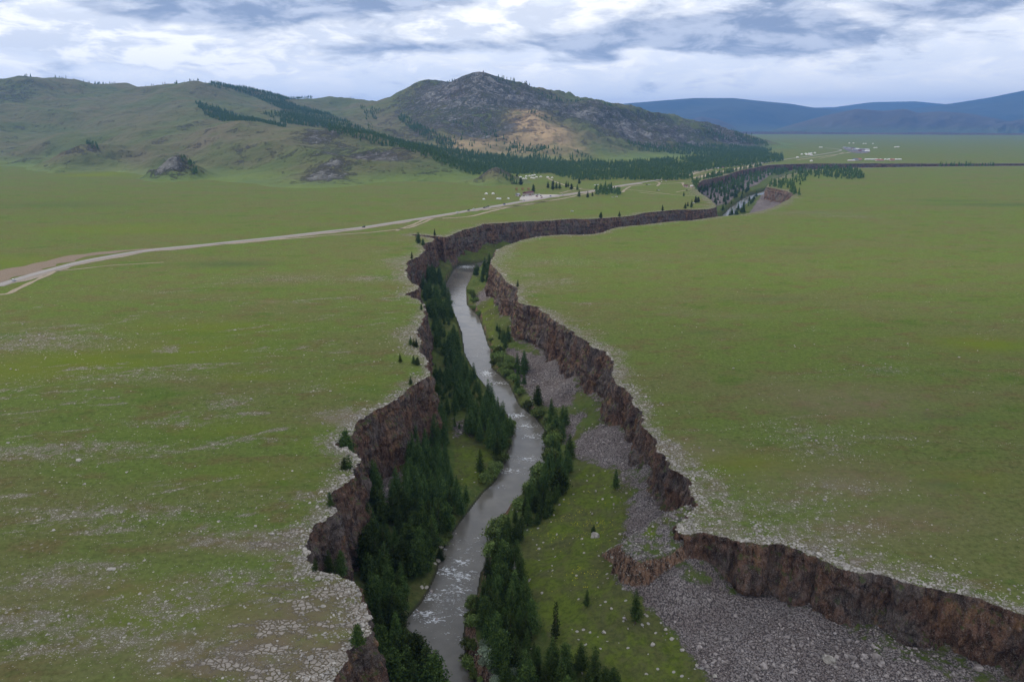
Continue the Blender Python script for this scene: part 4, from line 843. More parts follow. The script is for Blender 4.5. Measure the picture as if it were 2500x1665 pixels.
# plateau trees standing alone
for u, v, h, lab in [(977,885,6,'small lone larch on the stony left plateau, leftmost of the three near the rim'),(1010,889,6,'left tree of the small pair on the left plateau rim'),(1020,891,5,'right tree of the small pair on the left plateau rim'),(1003,938,5,'little larch above the top of the concave left cliff'),
                     (1003,843,6,'left tree of the row of three at the left rim'),(1010,846,5,'middle tree of the row of three at the left rim'),(1017,848,6,'right tree of the row of three at the left rim'),(1029,757,6,'lone larch on the left rim where the rock streaks meet the cliff'),
                     (1264,702,7,'lone larch on the right rim above the upper river reach'),(1022,595,13,'tall ragged larch beside the small side gully of the left rim'),(1033,600,8,'lower companion of the ragged larch beside the side gully'),(1061,577,9,'larch on the thin ledge behind the side gully'),(1006,634,8,'larch on the corner of the left rim near the side gully'),
                     (806,1237,6,'bright little larch in the notch of the near left rim'),(872,1574,6.5,'lone larch at the edge of the cracked stone slabs, bottom left'),(770,1392,4.5,'yellow green young larch inside the near left cliff notch'),
                     (1467,533,9,'larch on the far rim of the gorge left of the tree pair'),(1512,530,9,'larch leaning at the far gorge rim'),(1617,516,11,'rounded larch on the grass above the far gorge wall'),(1673,511,11,'larch left in the row of three at the far gorge wall'),(1679,505,9,'small larch of the row of three at the far gorge wall'),(1688,508,14,'tallest larch of the row of three at the far gorge wall'),
                     (1669,480,10,'lone larch on the track lined grass before the gorge bend'),(1698,496,12,'spreading larch near the far gorge corner, left one'),(1705,495,10,'spreading larch near the far gorge corner, right one'),(1414,482,15,'wide ragged larch right of the rest stop on the near side of the road'),(1435,483,12,'narrow larch by the road beside the ragged one'),(1446,480,9,'small larch by the road before the dense clump'),
                     (1271,452,16,'dark conifer at the left end of the ger camp'),(1262,440,16,'conifer touching the leftmost gers of the camp'),(1302,470,16,'crooked larch standing behind the dark red roof of the rest stop'),(1338,460,15,'tall larch alone left of the clump above the road'),(1350,465,20,'tallest larch of the clump above the road'),(1358,463,16,'larch in the middle of the clump above the road'),(1366,463,16,'larch at the right of the clump above the road'),
                     (1382,459,15,'left larch of the close pair right of the roadside clump'),(1387,458,13,'right larch of the close pair right of the roadside clump'),(1395,464,13,'lone larch beside the winding camp track'),(1409,466,14,'lone larch beside the fork of the camp track'),(1414,450,15,'larch behind the fork of the camp track')]:
    x, y = gp(u, v); GT.append((float(x), float(y), float(gz(x, y)), h, lab, None))
# two big larches rooted on the cliff edge of the near left wall
for u, v, zf, h, lab in [(848,1112,-6,12,'big larch rooted in the side gully between the two near left cliffs'),(852,1178,-6,12,'big spreading larch clinging to the near left rim'),(842,1168,-4,9,'smaller larch growing behind the spreading one on the near left rim'),(858,1098,-8,9,'larch lower in the side gully between the near left cliffs'),(805,1398,-16,9,'larch inside the shaded near left cliff notch'),(835,1406,-20,10,'larch deeper inside the near left cliff notch')]:
    x, y = gp(u, v, zf); GT.append((float(x), float(y), zf, h, lab, None))
GT = [g if len(g) == 7 else (*g, 0) for g in GT]
print('gorge trees', len(GT))
# ------------------------------------------------------------------ forest on hills and plain (candidates in world space)
FZ = [  # polygon, spacing keep probability, Y range
 ([(480,192),(560,203),(640,222),(708,230),(768,237),(690,243),(722,255),(803,278),(900,318),(960,343),(930,345),(880,330),(800,312),(727,303),(690,298),(722,285),(680,262),(620,235),(560,214)], .95, (3000, 5300)),
 ([(476,248),(530,262),(600,288),(700,305),(690,317),(640,317),(560,300),(500,280)], .95, (2900, 4000)),
 ([(800,284),(876,311),(961,341),(1068,357),(1144,368),(1259,382),(1374,395),(1431,418),(1374,429),(1278,425),(1221,416),(1156,424),(1125,414),(1030,378),(972,355),(930,353),(876,339),(800,317)], .93, (1950, 4400)),
 ([(968,272),(1000,288),(1035,308),(1090,336),(1120,353),(1100,362),(1050,342),(1010,320),(975,292)], .60, (2600, 4300)),
 ([(640,275),(720,270),(770,300),(740,305),(690,298)], .30, (2800, 4500)),
 ([(1300,395),(1400,392),(1500,396),(1620,388),(1760,378),(1850,372),(1912,378),(1912,391),(1850,398),(1790,404),(1745,410),(1690,420),(1690,432),(1640,438),(1560,441),(1470,450),(1420,444),(1385,430),(1430,418),(1374,400)], .34, (1900, 4000)),
 ([(1425,405),(1560,400),(1680,405),(1690,432),(1640,438),(1560,441),(1470,447),(1430,430)], .42, (1900, 3000)),
 ([(1455,462),(1478,455),(1512,462),(1516,478),(1490,482),(1455,480)], .9, (1500, 2000)),
 ([(1530,345),(1600,352),(1700,350),(1800,355),(1885,365),(1860,378),(1750,378),(1640,375),(1560,365)], .30, (3000, 5200)),
 ([(1240,345),(1340,360),(1400,362),(1450,385),(1330,395),(1240,385)], .14, (2500, 3600)),
 ([(1720,320),(1800,325),(1870,345),(1880,358),(1800,345),(1740,335)], .30, (3800, 5000)),
 ([(1105,290),(1180,300),(1250,350),(1240,365),(1110,362)], .03, (2800, 3800)),
 ([(880,260),(930,265),(915,310),(900,312)], .10, (3000, 4500)),
 ([(1300,268),(1350,292),(1330,292),(1290,275)], .10, (3000, 4500)),
 ([(126,186),(200,194),(300,202),(300,205),(200,199),(126,191)], 1.0, (4300, 5000)),
 ([(208,347),(236,352),(240,362),(225,360)], .8, (2300, 2500)), ([(436,380),(460,390),(482,410),(483,424),(468,418),(452,402)], 1.0, (1780, 2150)),
 ([(1210,410),(1235,428),(1262,440),(1262,448),(1240,440)], 1.0, (1700, 2150)),
 ([(1878,450),(1960,413),(2040,404),(2055,412),(1990,428),(1960,442),(1945,458),(1900,455),(1878,458)], .16, (1600, 2600)),
 ([(1985,405),(2090,412),(2112,430),(2080,435),(1990,432)], .22, (1900, 2600)),
 ([(1928,462),(1955,470),(1958,482),(1932,484)], .8, (1400, 1800)),
 ([(1990,399),(2500,397),(2500,402),(1990,405)], .55, (2400, 2750)), ([(1860,403),(1990,399),(1990,406),(1900,425),(1870,425)], .3, (1900, 2750)),
 ([(1690,440),(1740,425),(1850,402),(1900,402),(1880,425),(1830,452),(1770,470),(1700,460)], .25, (1500, 2700)),
]
c_ = rng.uniform((-1900, 1500), (1500, 5300), (330000, 2)); ang = c_[:, 0] / c_[:, 1]; c_ = c_[(ang > -.68) & (ang < .68)]
z_ = np.maximum(hills(c_[:, 0], c_[:, 1]) - 1.2, 0); ic = inpoly(c_, CANYON)
fz = np.zeros(len(c_)); fz[ic] = floor_z(c_[ic]) if ic.any() else 0; z_ = np.where(ic, fz, z_)
u_, v_ = proj(c_[:, 0], c_[:, 1], z_ + 5); uv = np.stack([u_, v_], 1); pr = np.zeros(len(c_))
cl = fbm(c_[:, 0] / 45, c_[:, 1] / 70, o=3, seed=81)
for L, k, (y0, y1) in FZ:
    i = inpoly(uv, L) & (c_[:, 1] > y0) & (c_[:, 1] < y1); kk = k if k > .85 else k * np.clip(1 + 2.4 * cl, 0, 2.2)
    pr = np.maximum(pr, i * kk)
keep = rng.random(len(c_)) < pr; c_, z_ = c_[keep], z_[keep]
cell = {}; keepi = []
for i, (x, y) in enumerate(c_):
    k = (int(x // 11), int(y // 11))
    if k in cell: continue
    cell[k] = 1; keepi.append(i)
c_, z_ = c_[keepi], z_[keepi]; hgt = rng.uniform(9, 17, len(c_))
# keep tracks, road and the camp clearing open
FP = [(x, y, z, h, 0) for (x, y), z, h in zip(c_, z_, hgt)]
# single trees along the skyline
for seg, n in (((1209,1431), 75), ((1080,1120), 9), ((1470,1530), 26), ((1540,1600), 6), ((1690,1840), 40), ((345,540), 26), ((640,870), 60), ((500,640), 40), ((130,300), 70), ((60,75), 3)):
    for _ in range(n):
        u = rng.uniform(*seg); v = np.interp(u, [a[0] for a in CREST], [a[1] for a in CREST]); Y = np.interp(u, [a[0] for a in CREST], [a[2] for a in CREST]) + rng.uniform(-20, 60)
        p = at(u, v, Y); FP.append((p[0], p[1], float(hills(p[0], p[1])) - 1.5, rng.uniform(9, 18), 1))
print('forest', len(FP))
CAMP = [(1270,438),(1390,438),(1385,470),(1150,470),(1250,455)]
def clear(x, y, z):
    u, v = proj(np.array([x]), np.array([y]), np.array([z])); p = np.stack([u, v], 1)
    return inpoly(p, [(1262,428),(1345,424),(1372,434),(1370,452),(1262,455)])[0]
FP = [f for f in FP if not clear(f[0], f[1], f[2])]
# the 300 that stand nearest are things of their own, everything else is one wood
allt = [(math.hypot(g[0], g[1]), g) for g in GT]
allt.sort(key=lambda a: (a[1][5] is not None, a[0]))
NT = 330 if False else 300
own = allt[:NT]; rest = [a[1] for a in allt[NT:]]
for _, g in own: tree(*g[:6], thin=bool(g[6]))
def low_tree(n_seg=6):
    V, Fc = [], []
    for lvl, (z0, z1, r0) in enumerate([(.08, .55, .21), (.34, .80, .155), (.6, 1.0, .095)]):
        b = len(V); V.append((0, 0, z1))
        for j in range(n_seg): a_ = j / n_seg * 6.283 + lvl * .5; rr = r0 * (1.2 if j % 2 else .75); V.append((rr * math.cos(a_), rr * math.sin(a_), z0 + .04 * (j % 3)))
        for j in range(n_seg): Fc.append((b, b + 1 + j, b + 1 + (j + 1) % n_seg))
    b = len(V)
    for a_ in (0, 2.1, 4.2): V.append((.014 * math.cos(a_), .014 * math.sin(a_), -.06))
    V.append((0, 0, .5)); Fc += [(b, b + 1, b + 3), (b + 1, b + 2, b + 3), (b + 2, b, b + 3)]
    return np.array(V), np.array(Fc)
LT = low_tree(); n = len(FP); A_ = np.array([f[:4] for f in FP]); a_ = rng.random(n) * 6.28
ca, sa = np.cos(a_), np.sin(a_); B_ = np.repeat(LT[0][None], n, 0) * (1 + rng.normal(0, .16, (n, len(LT[0]), 1)))
wd = A_[:, 3] * rng.uniform(.75, 1.25, n)
X_ = (B_[:, :, 0] * ca[:, None] - B_[:, :, 1] * sa[:, None]) * wd[:, None] + A_[:, 0, None]; Y_ = (B_[:, :, 0] * sa[:, None] + B_[:, :, 1] * ca[:, None]) * wd[:, None] + A_[:, 1, None]; Z_ = B_[:, :, 2] * A_[:, 3, None] + A_[:, 2, None]
VV = [np.stack([X_, Y_, Z_], -1).reshape(-1, 3)]; FF = [(LT[1][None] + (np.arange(n) * len(LT[0]))[:, None, None]).reshape(-1, 3)]; off_ = n * len(LT[0])
def tri_of(me):
    v = np.empty(len(me.vertices) * 3, np.float32); me.vertices.foreach_get('co', v); return v.reshape(-1, 3)
MID = []
for i in range(4):
    (cm, tm), h0 = CON[i]; v = tri_of(cm).reshape(-1, 3, 3); MID.append((v, h0))
for g in rest:
    v, h0 = MID[rng.integers(0, 4)]; far_ = math.hypot(g[0], g[1]); k = g[3] / h0
    if far_ > 900: v = v[::3]; mul_ = 1.7
    else: mul_ = 1.0
    cpt = v.mean(1, keepdims=True); v = (cpt + (v - cpt) * mul_).reshape(-1, 3); th = random.random() * 6.28; c0, s0 = math.cos(th), math.sin(th)
    v = np.stack([v[:, 0] * c0 - v[:, 1] * s0, v[:, 0] * s0 + v[:, 1] * c0, v[:, 2]], 1) * k + np.array(g[:3]); VV.append(v); FF.append(np.arange(len(v)).reshape(-1, 3) + off_); off_ += len(v)
tag(obj('forest', mesh('forest', np.vstack(VV), np.vstack(FF), M_FOREST, False)), 'dark larch forest on the hill slopes and around the road', 'forest', kind='stuff')
print('trees done', time.time() - T0)
# dead standing tree
o = bpy.data.objects.new('dead_tree', None); col.objects.link(o); x, y, z = floor_at(1256, 1450); o.location = (x, y, z - .3)
tag(o, 'bare grey dead tree among the green larches of the near right bank', 'tree'); obj('trunk', trunk_mesh('trunk', 13, .25, M_DEAD, .3), o); obj('limbs', trunk_mesh('limbs', 12.5, .12, M_DEAD, .3, 70, np.random.default_rng(5)), o)
# bushes
def bzone(poly, n, lab, grp, silver=False, s=(.8, 1.3), mind=2.6, **k):
    for x, y, z, h in fill(poly, n, mind, lift=1.5, hr=(0, 1), mindr=.2, **k): bush(x, y, z, rng.uniform(*s), lab, grp, silver)
bzone([(1195,850),(1245,880),(1262,925),(1245,935),(1205,895)], 16, 'light green willow on the right river edge beside the upper rapids', 'willows beside the upper rapids', s=(1.5, 2.2))
bzone([(1255,930),(1300,1000),(1345,1000),(1360,1060),(1352,1130),(1335,1120),(1340,1050),(1290,1005)], 22, 'light green willow on the right river edge along the middle rapids', 'willows along the middle rapids', s=(1.4, 2.2))
bzone([(1215,1020),(1245,1020),(1255,1060),(1240,1110),(1215,1160),(1180,1215),(1150,1240),(1190,1160),(1225,1100)], 20, 'low willow on the river edge of the bright left bank meadow', 'willows of the left bank meadow edge', s=(1., 1.7))
bzone([(1340,1120),(1330,1160),(1290,1210),(1235,1270),(1215,1340),(1205,1400),(1195,1360),(1212,1290),(1280,1215)], 16, 'round willow overhanging the river below the dark right belt', 'willows below the dark right belt', s=(1.4, 2.2))
bzone([(1140,1460),(1170,1470),(1160,1540),(1150,1600),(1175,1650),(1180,1700),(1150,1680),(1135,1600)], 18, 'willow on the near right gravel bank at the water', 'willows of the near gravel bank', s=(.7, 1.3))
bzone([(1175,1520),(1200,1540),(1260,1600),(1270,1650),(1200,1665),(1170,1600)], 9, 'silvery round shrub on the near gravel bank', 'silvery shrubs of the gravel bank', True, s=(.9, 1.4))
bzone([(1080,1320),(1130,1270),(1170,1210),(1160,1240),(1110,1310),(1080,1350)], 14, 'low bush on the left bank where the wood meets the river', 'bushes of the lower left bank', s=(.6, 1.1))
bzone([(1010,650),(1060,660),(1075,720),(1055,720)], 5, 'green bush at the water below the far left cliff', 'bushes at the far river bend', s=(1.2, 1.8))
bzone([(1140,700),(1160,720),(1180,800),(1210,850),(1195,850),(1165,790)], 20, 'small green bush on the right river edge of the upper reach', 'bushes of the upper right bank', s=(.8, 1.4))
bzone([(1800,1330),(1950,1360),(2050,1430),(2040,1450),(1930,1400),(1800,1370)], 0, 'x', 'x')
print('bushes', time.time() - T0)

# ================================================================== roads, tracks, camp and village
M_ROAD = plain('worn_asphalt', (.27, .25, .235), .9, .2); M_DIRT = plain('dirt_track', (.27, .225, .155), .95, .2); M_VERGE = plain('disturbed_brown_soil', (.185, .138, .095), .95, .35); M_GRAVEL = plain('pale_gravel', (.36, .33, .30), .95, .15)
M_DARKSOIL = plain('trampled_dark_soil', (.10, .095, .09), .95, .3)
def strip(name, L, w, mat, zo, wob=.12, taper=False):
    C = resample(smooth_line(gp(np.array(L)[:, 0], np.array(L)[:, 1]), 2), 1 / 170., 2.); t = np.gradient(C, axis=0); t /= np.linalg.norm(t, axis=1)[:, None] + 1e-9; nn = np.stack([-t[:, 1], t[:, 0]], 1)
    ww = np.full(len(C), float(w)) if np.isscalar(w) else np.interp(np.linspace(0, 1, len(C)), np.linspace(0, 1, len(w)), w)
    a = C + nn * (ww * .5 * (1 + wob * 2.5 * vnoise(C[:, 0] / 14, C[:, 1] / 14, seed=91)))[:, None]; b = C - nn * (ww * .5 * (1 + wob * 2.5 * vnoise(C[:, 0] / 14, C[:, 1] / 14, seed=92)))[:, None]
    V = np.vstack([np.column_stack([a, gz(a[:, 0], a[:, 1]) + zo]), np.column_stack([b, gz(b[:, 0], b[:, 1]) + zo])])
    struct(name, mesh(name, V, grid_faces(2, len(C)), mat, True))
ROAD = [(-160,742),(-60,712),(0,697),(30,686),(80,671),(131,657),(208,637),(298,621),(350,613),(420,605),(498,598.5),(574,590),(650,582.5),(727,574),(804,565),(888,555.7),(972,542),(1045,531),(1118,519),(1183,508),(1259,495),(1317,485),(1374,476.5),(1420,470),(1451,466),(1508,454),(1565,446.6),(1640,435),(1690,420),(1740,411),(1800,405),(1850,401),(1880,397.5),(1921,388.6),(1969,383.5),(2020,375),(2048,370),(2056,366.5),(2040,364),(2015,362)]
strip('road', ROAD, 9.5, M_ROAD, .30, .02)
strip('road_verge', [(-160,727),(0,676),(60,660),(131,640),(190,626),(260,616),(330,611),(400,605)], [20, 26, 32, 34, 30, 24, 12, 3], M_VERGE, .10, .25)
strip('road_shoulder', [(a, b + (3 if a < 900 else 1.8)) for a, b in ROAD[2:27]], 13, plain('road_shoulder_soil', (.25, .21, .17), .95, .3), .14, .3)
TR = [([(0,720),(22,718),(45,705),(75,690),(105,678),(131,664),(145,661)], 5), ([(135,663),(200,657),(262,649),(330,645),(400,641)], 3), ([(570,594),(640,588),(727,582),(810,574),(900,569),(968,561),(1010,555),(1060,532)], 4.5), ([(968,564),(985,556),(1012,549),(1030,538),(1062,531.5),(1110,523)], 5),
      ([(1080,534),(1150,530),(1190,518),(1259,503),(1320,494),(1380,485),(1450,469)], 6), ([(1335,433),(1352,444),(1378,452),(1400,459),(1420,463),(1450,465)], 5), ([(1366,473),(1395,465),(1420,460)], 4), ([(1505,456),(1535,456),(1600,450),(1665,447),(1672,446)], 6), ([(1520,470),(1528,461),(1540,456)], 5), ([(1528,463),(1590,469),(1640,476),(1665,478),(1700,479)], 4),
      ([(1665,447),(1670,455),(1682,460),(1690,457)], 5), ([(1605,455),(1612,447),(1600,444)], 5), ([(1690,436),(1710,432),(1740,425),(1790,414),(1850,403)], 22), ([(1680,430),(1700,422),(1740,414)], 12), ([(1945,391),(2020,381),(2055,376),(2083,371)], 10), ([(2000,388),(2040,380),(2060,372)], 6), ([(1560,470),(1610,476),(1635,473)], 3.5), ([(1650,470),(1675,465),(1690,462)], 3.5), ([(1180,514),(1230,507),(1290,500),(1340,490)], 7)]
for L, w in TR: strip('dirt_track', L, w, M_DIRT, .20, .22)
def patch(name, L, mat, zo):
    P_ = gp(np.array(L)[:, 0], np.array(L)[:, 1]); P_ = smooth_line(np.vstack([P_, P_[:1]]), 2)[:-1]
    struct(name, mesh(name, np.column_stack([P_, np.full(len(P_), zo)]), [tuple(range(len(P_)))[::-1]], mat, False))
patch('parking_lot', [(1268,489),(1270,481),(1290,477),(1320,475.5),(1362,475.5),(1372,478),(1330,485),(1300,489.5)], M_GRAVEL, .24)
patch('village_yard', [(2052,360.5),(2075,359.5),(2100,363),(2122,368),(2122,374),(2095,376),(2072,371),(2060,364)], M_DARKSOIL, .24)
M_W = plain('white_felt', (.62, .62, .60), .8, .05); M_WD = plain('painted_door', (.45, .16, .06), .6); M_RED = plain('dark_red_roof', (.105, .028, .032), .6, .2); M_WALL = plain('plaster_wall', (.45, .38, .33), .9); M_ORANGE = plain('orange_roof', (.33, .12, .075), .7); M_GREY = plain('grey_sheet_roof', (.28, .30, .34), .5); M_BLUE = plain('blue_grey_sheet_roof', (.12, .14, .17), .5)
M_GLASS = plain('dark_glass', (.02, .025, .03), .5); M_TYRE = plain('tyre_rubber', (.02, .02, .02), .9); M_WOOD = plain('red_brown_timber', (.26, .10, .06), .9)
def lathe(prof, n=16):
    V, Fc = [], []
    for r_, z in prof:
        for j in range(n): V.append((r_ * math.cos(j / n * 6.2832), r_ * math.sin(j / n * 6.2832), z))
    for i in range(len(prof) - 1):
        for j in range(n): Fc.append((i * n + j, i * n + (j + 1) % n, (i + 1) * n + (j + 1) % n, (i + 1) * n + j))
    Fc.append(tuple(range((len(prof) - 1) * n, len(prof) * n))); return V, Fc
def boxes(L):
    V, Fc = [], []
    for x0, x1, y0, y1, z0, z1 in L:
        b = len(V); V += [(x0,y0,z0),(x1,y0,z0),(x1,y1,z0),(x0,y1,z0),(x0,y0,z1),(x1,y0,z1),(x1,y1,z1),(x0,y1,z1)]
        Fc += [(b,b+3,b+2,b+1),(b+4,b+5,b+6,b+7),(b,b+1,b+5,b+4),(b+1,b+2,b+6,b+5),(b+2,b+3,b+7,b+6),(b+3,b,b+4,b+7)]
    return V, Fc
GER = [mesh('wall', *lathe([(3.0, 0), (3.05, 1.5)]), M_W, True), mesh('roof', *lathe([(3.2, 1.46), (2.2, 2.15), (.7, 2.75), (.55, 2.85)]), M_W, True), mesh('door', *boxes([(-.45, .45, -3.12, -2.95, .05, 1.4)]), M_WD, False)]
def ger(u, v, lab, grp=None, k=1.0):
    x, y = gp(u, v); o = bpy.data.objects.new('ger', None); col.objects.link(o); o.location = (x, y, .05); o.scale = (k, k, k); o.rotation_euler = (0, 0, random.uniform(-.6, .6)); tag(o, lab, 'ger', grp)
    for n_, m_ in zip(('wall', 'roof', 'door'), GER): obj(n_, m_, o)
for u, v in [(850,272),(910,306),(948,266),(1003,297),(1050,295),(1060,251),(1122,244),(1178,236),(1217,228),(1160,281),(1205,287),(1258,266),(1337,259)]: ger(1150 + u / 7.85, 400 + v / 7.85, 'white felt ger of the camp on the lawn in front of the dark forest edge', 'gers of the forest edge camp', 1.05)
for u, v, l in [(1470,266,'white ger standing alone where the camp track meets the trees'),(1555,278,'small white ger half hidden by larches right of the camp')]: ger(1150 + u / 7.85, 400 + v / 7.85, l)
ger(1187.3, 474.8, 'left one of the two white gers alone on the meadow left of the rest stop'); ger(1203.9, 474.6, 'right one of the two white gers alone on the meadow left of the rest stop')
for x in (1552,1572,1598,1618,1646,1666,1694,1714,1763,1833,1876,1894,1930,1950,1982,1998,2030,2050): ger(1850 + x / 5.8875, 330 + 358 / 5.8875, 'white ger in the long row on the far plain beyond the distant gorge line', 'row of gers on the far plain', 1.5)
for x, y in [(345,136),(415,134),(893,182),(918,182),(1315,122),(1375,122),(1520,129),(1552,129),(1655,128),(1678,189),(1705,189),(1972,180),(1998,177),(2023,176),(770,380)]: ger(1850 + x / 5.8875, 330 + y / 5.8875, 'tiny white ger scattered on the far plain around the village', 'scattered gers of the far plain', 1.7)
for x, y in [(635,284),(690,276),(705,288),(735,274),(742,287),(768,269),(770,291),(820,265),(570,328)]: ger(1850 + x / 5.8875, 330 + y / 5.8875, 'small white ger of the cluster left of the bend in the far road', 'gers left of the far road bend', 1.7)
def house(name, u, v, L, W, Hh, ang, roofm, lab, grp=None, wallm=None, nw=3, flat=False):
    x, y = gp(u, v); o = bpy.data.objects.new(name, None); col.objects.link(o); o.location = (x, y, .1); o.rotation_euler = (0, 0, ang); tag(o, lab, 'building', grp); l, w = L / 2, W / 2; wallm = wallm or M_WALL
    wl = obj('wall', mesh('wall', *boxes([(-l, l, -w, w, -.3, Hh)]), wallm, False), o); rh = .35 if flat else W * .32; e = .5
    V = [(-l-e,-w-e,Hh+.02),(l+e,-w-e,Hh+.02),(l+e,w+e,Hh+.02),(-l-e,w+e,Hh+.02),(-l-e,0,Hh+rh),(l+e,0,Hh+rh)]
    obj('roof', mesh('roof', V, [(0,1,5,4),(2,3,4,5),(0,4,3),(1,2,5),(3,2,1,0)], roofm, False), o)
    obj('door', mesh('door', *boxes([(-.5, .5, -w-.06, -w+.02, 0, 2.0)]), M_WD, False), o)
    for i in range(nw): xx = -l + (i + .5) * L / nw + (.9 if nw % 2 else 0); obj('window', mesh('window', *boxes([(xx-.5, xx+.5, -w-.05, -w+.02, 1.0, 2.1)]), M_GLASS, False), o)
g0, g1 = gp(1274, 477), gp(1305, 472); RA = math.atan2(g1[1]-g0[1], g1[0]-g0[0])
house('rest_stop', 1289.5, 475.5, 30, 8.5, 3.4, RA, M_RED, 'long rest stop building with dark red roof beside the roadside parking', nw=6)
house('storage_shed', 1264, 478.5, 8, 6, 2.6, RA, M_GREY, 'small grey shed at the left end of the red roofed rest stop', nw=1)
house('kiosk', 1674, 456.5, 9, 5, 2.6, .1, M_RED, 'small reddish hut beside the forked tracks above the far gorge bend', nw=1)
house('kiosk', 1688, 457, 5, 4, 2.4, .1, M_W, 'small white hut right of the reddish hut above the far gorge bend', nw=1)
house('lodge', 2095, 392.5, 22, 12, 4, .2, M_ORANGE, 'orange roofed lodge left of the long row of gers', nw=3)
house('barn', 2088, 393, 20, 12, 4, .2, M_BLUE, 'blue grey barn touching the orange roofed lodge', nw=2); house('barn', 2078, 394, 24, 7, 2.5, .0, M_W, 'long low white shelter left of the blue grey barn', nw=2)
house('lodge', 2147, 393.6, 26, 10, 3.2, .0, M_ORANGE, 'large orange red hall in the middle of the ger row', nw=4); house('lodge', 2178, 393, 14, 10, 3.5, .0, M_ORANGE, 'small orange hall in the right half of the ger row', nw=2)
VR = [M_GREY, M_BLUE, M_W, M_BLUE, M_GREY, M_RED]
for i, (x, y) in enumerate([(1245,190),(1265,196),(1290,195),(1308,200),(1330,204),(1360,205),(1385,218),(1405,210),(1430,211),(1452,220),(1475,215),(1500,222),(1520,218),(1550,212),(1575,222),(1395,240),(1430,236),(1465,240),(1500,238),(1535,256),(1570,244)]):
    house('village_house', 1850 + x / 5.8875, 330 + y / 5.8875, rng.uniform(12, 24), rng.uniform(8, 12), 3.4, rng.uniform(-.4, .4), VR[i % 6], 'house of the tight little village at the end of the far road', 'houses of the far village', nw=2)
house('wayside_hut', 1872, 396.5, 10, 6, 3, .2, M_W, 'white wayside hut beside the road right of the last trees', nw=1)
for i, (u, v) in enumerate([(1752,413),(1764,411),(1800,404),(1813,402.5),(1826,401.5),(1838,400.5),(1856,399.5),(1866,399.5),(1830,408)]): house('stall', u, v, rng.uniform(6, 11), 4.5, 2.6, rng.uniform(-.2, .4), [M_W, M_RED, M_W, M_BLUE][i % 4], 'low stall between the roadside larches above the far gorge bend', 'stalls above the far gorge bend', nw=1)
def frame(u, v, lab):
    x, y = gp(u, v); o = bpy.data.objects.new('timber_frame', None); col.objects.link(o); o.location = (x, y, 0); o.rotation_euler = (0, 0, RA); tag(o, lab, 'frame')
    def bar(a, b, w=.22):
        a, b = Vector(a), Vector(b); d = (b - a).normalized(); p = d.orthogonal().normalized(); q_ = d.cross(p); V = [tuple(c + p * i * w + q_ * j * w) for c in (a, b) for i, j in ((-1,-1),(1,-1),(1,1),(-1,1))]
        return V, [(0,1,2,3),(7,6,5,4),(0,4,5,1),(1,5,6,2),(2,6,7,3),(3,7,4,0)]
    for sx in (-2.6, 2.6):
        for sy in (-1.8, 1.8): obj('leg', mesh('leg', *bar((sx, sy, -.2), (sx, -sy * .12, 5)), M_WOOD, False), o)
    obj('beam', mesh('beam', *bar((-3.4, 0, 4.8), (3.4, 0, 4.8)), M_WOOD, False), o); obj('roof', mesh('roof', [(-3, -1.6, 3.6), (3, -1.6, 3.6), (3, 0, 5.1), (-3, 0, 5.1), (3, 1.6, 3.6), (-3, 1.6, 3.6)], [(0,1,2,3), (3,2,4,5)], M_WOOD, False), o)
for x, l in ((872,'leftmost red timber frame on the grass behind the rest stop'),(988,'middle red timber frame on the grass behind the rest stop'),(1100,'rightmost red timber frame on the grass beside the crooked larch')): frame(1150 + x / 7.85, 400 + 518 / 7.85, l)
# small tents near the rest stop
TENT = mesh('canopy', [(-1.6,-1.2,0),(1.6,-1.2,0),(1.6,1.2,0),(-1.6,1.2,0),(-1.4,0,1.7),(1.4,0,1.7)], [(0,1,5,4),(2,3,4,5),(0,4,3),(1,2,5)], M_W, False)
for x, y, l in ((243,688,'low pale tent leftmost on the grass left of the rest stop'),(510,677,'left tent of the close pale pair left of the rest stop'),(555,681,'right tent of the close pale pair left of the rest stop'),(715,675,'white tent nearest to the rest stop entrance')):
    u, v = 1150 + x / 7.85, 400 + y / 7.85; g = gp(u, v); o = obj('tent', TENT, None, (g[0], g[1], .05), random.random(), 1.4); tag(o, l, 'tent')
# vehicles
def car_parts(kind):
    L, W, Hh = (5.2, 1.95, 1.0) if kind == 'van' else (4.6, 1.85, .85)
    z0 = .35
    prof = [(-L/2, z0), (-L/2, z0+.45), (-L/2+.15, z0+.6), (L/2-1.3, z0+.62), (L/2-.15, z0+.5), (L/2, z0+.3), (L/2, z0)]
    V = [(x, -W/2, z) for x, z in prof] + [(x, W/2, z) for x, z in prof]; n_ = len(prof); Fc = [tuple(range(n_)), tuple(range(2*n_-1, n_-1, -1))] + [(i, n_+i, n_+(i+1)%n_, (i+1)%n_) for i in range(n_)]
    zc, zt = z0+.58, z0+1.2; xb, xf = (-L/2+.08, L/2-1.35); cab = [(xb, zc), (xb+.25, zt), (xf-.75, zt), (xf, zc)]
    Vc = [(x, -W/2+.1+.1*(z>zc), z) for x, z in cab] + [(x, W/2-.1-.1*(z>zc), z) for x, z in cab]; Fcc = [(0,1,2,3),(7,6,5,4)] + [(i, 4+i, 4+(i+1)%4, (i+1)%4) for i in range(4)]
    Vr, Fr = boxes([(xb+.22, xf-.72, -W/2+.16, W/2-.16, zt-.01, zt+.06)])
    wh = []
    for sx in (-L*.31, L*.31):
        for sy in (-1, 1):
            V_, F_ = lathe([(.33, 0), (.33, .2)], 10); wh.append(([(sx + a, sy * (W/2-.12) + (c if sy > 0 else -c), .33 + b) for a, b, c in V_], F_ + [tuple(range(9, -1, -1))]))
    return (V, Fc), (Vc, Fcc), (Vr, Fr), wh
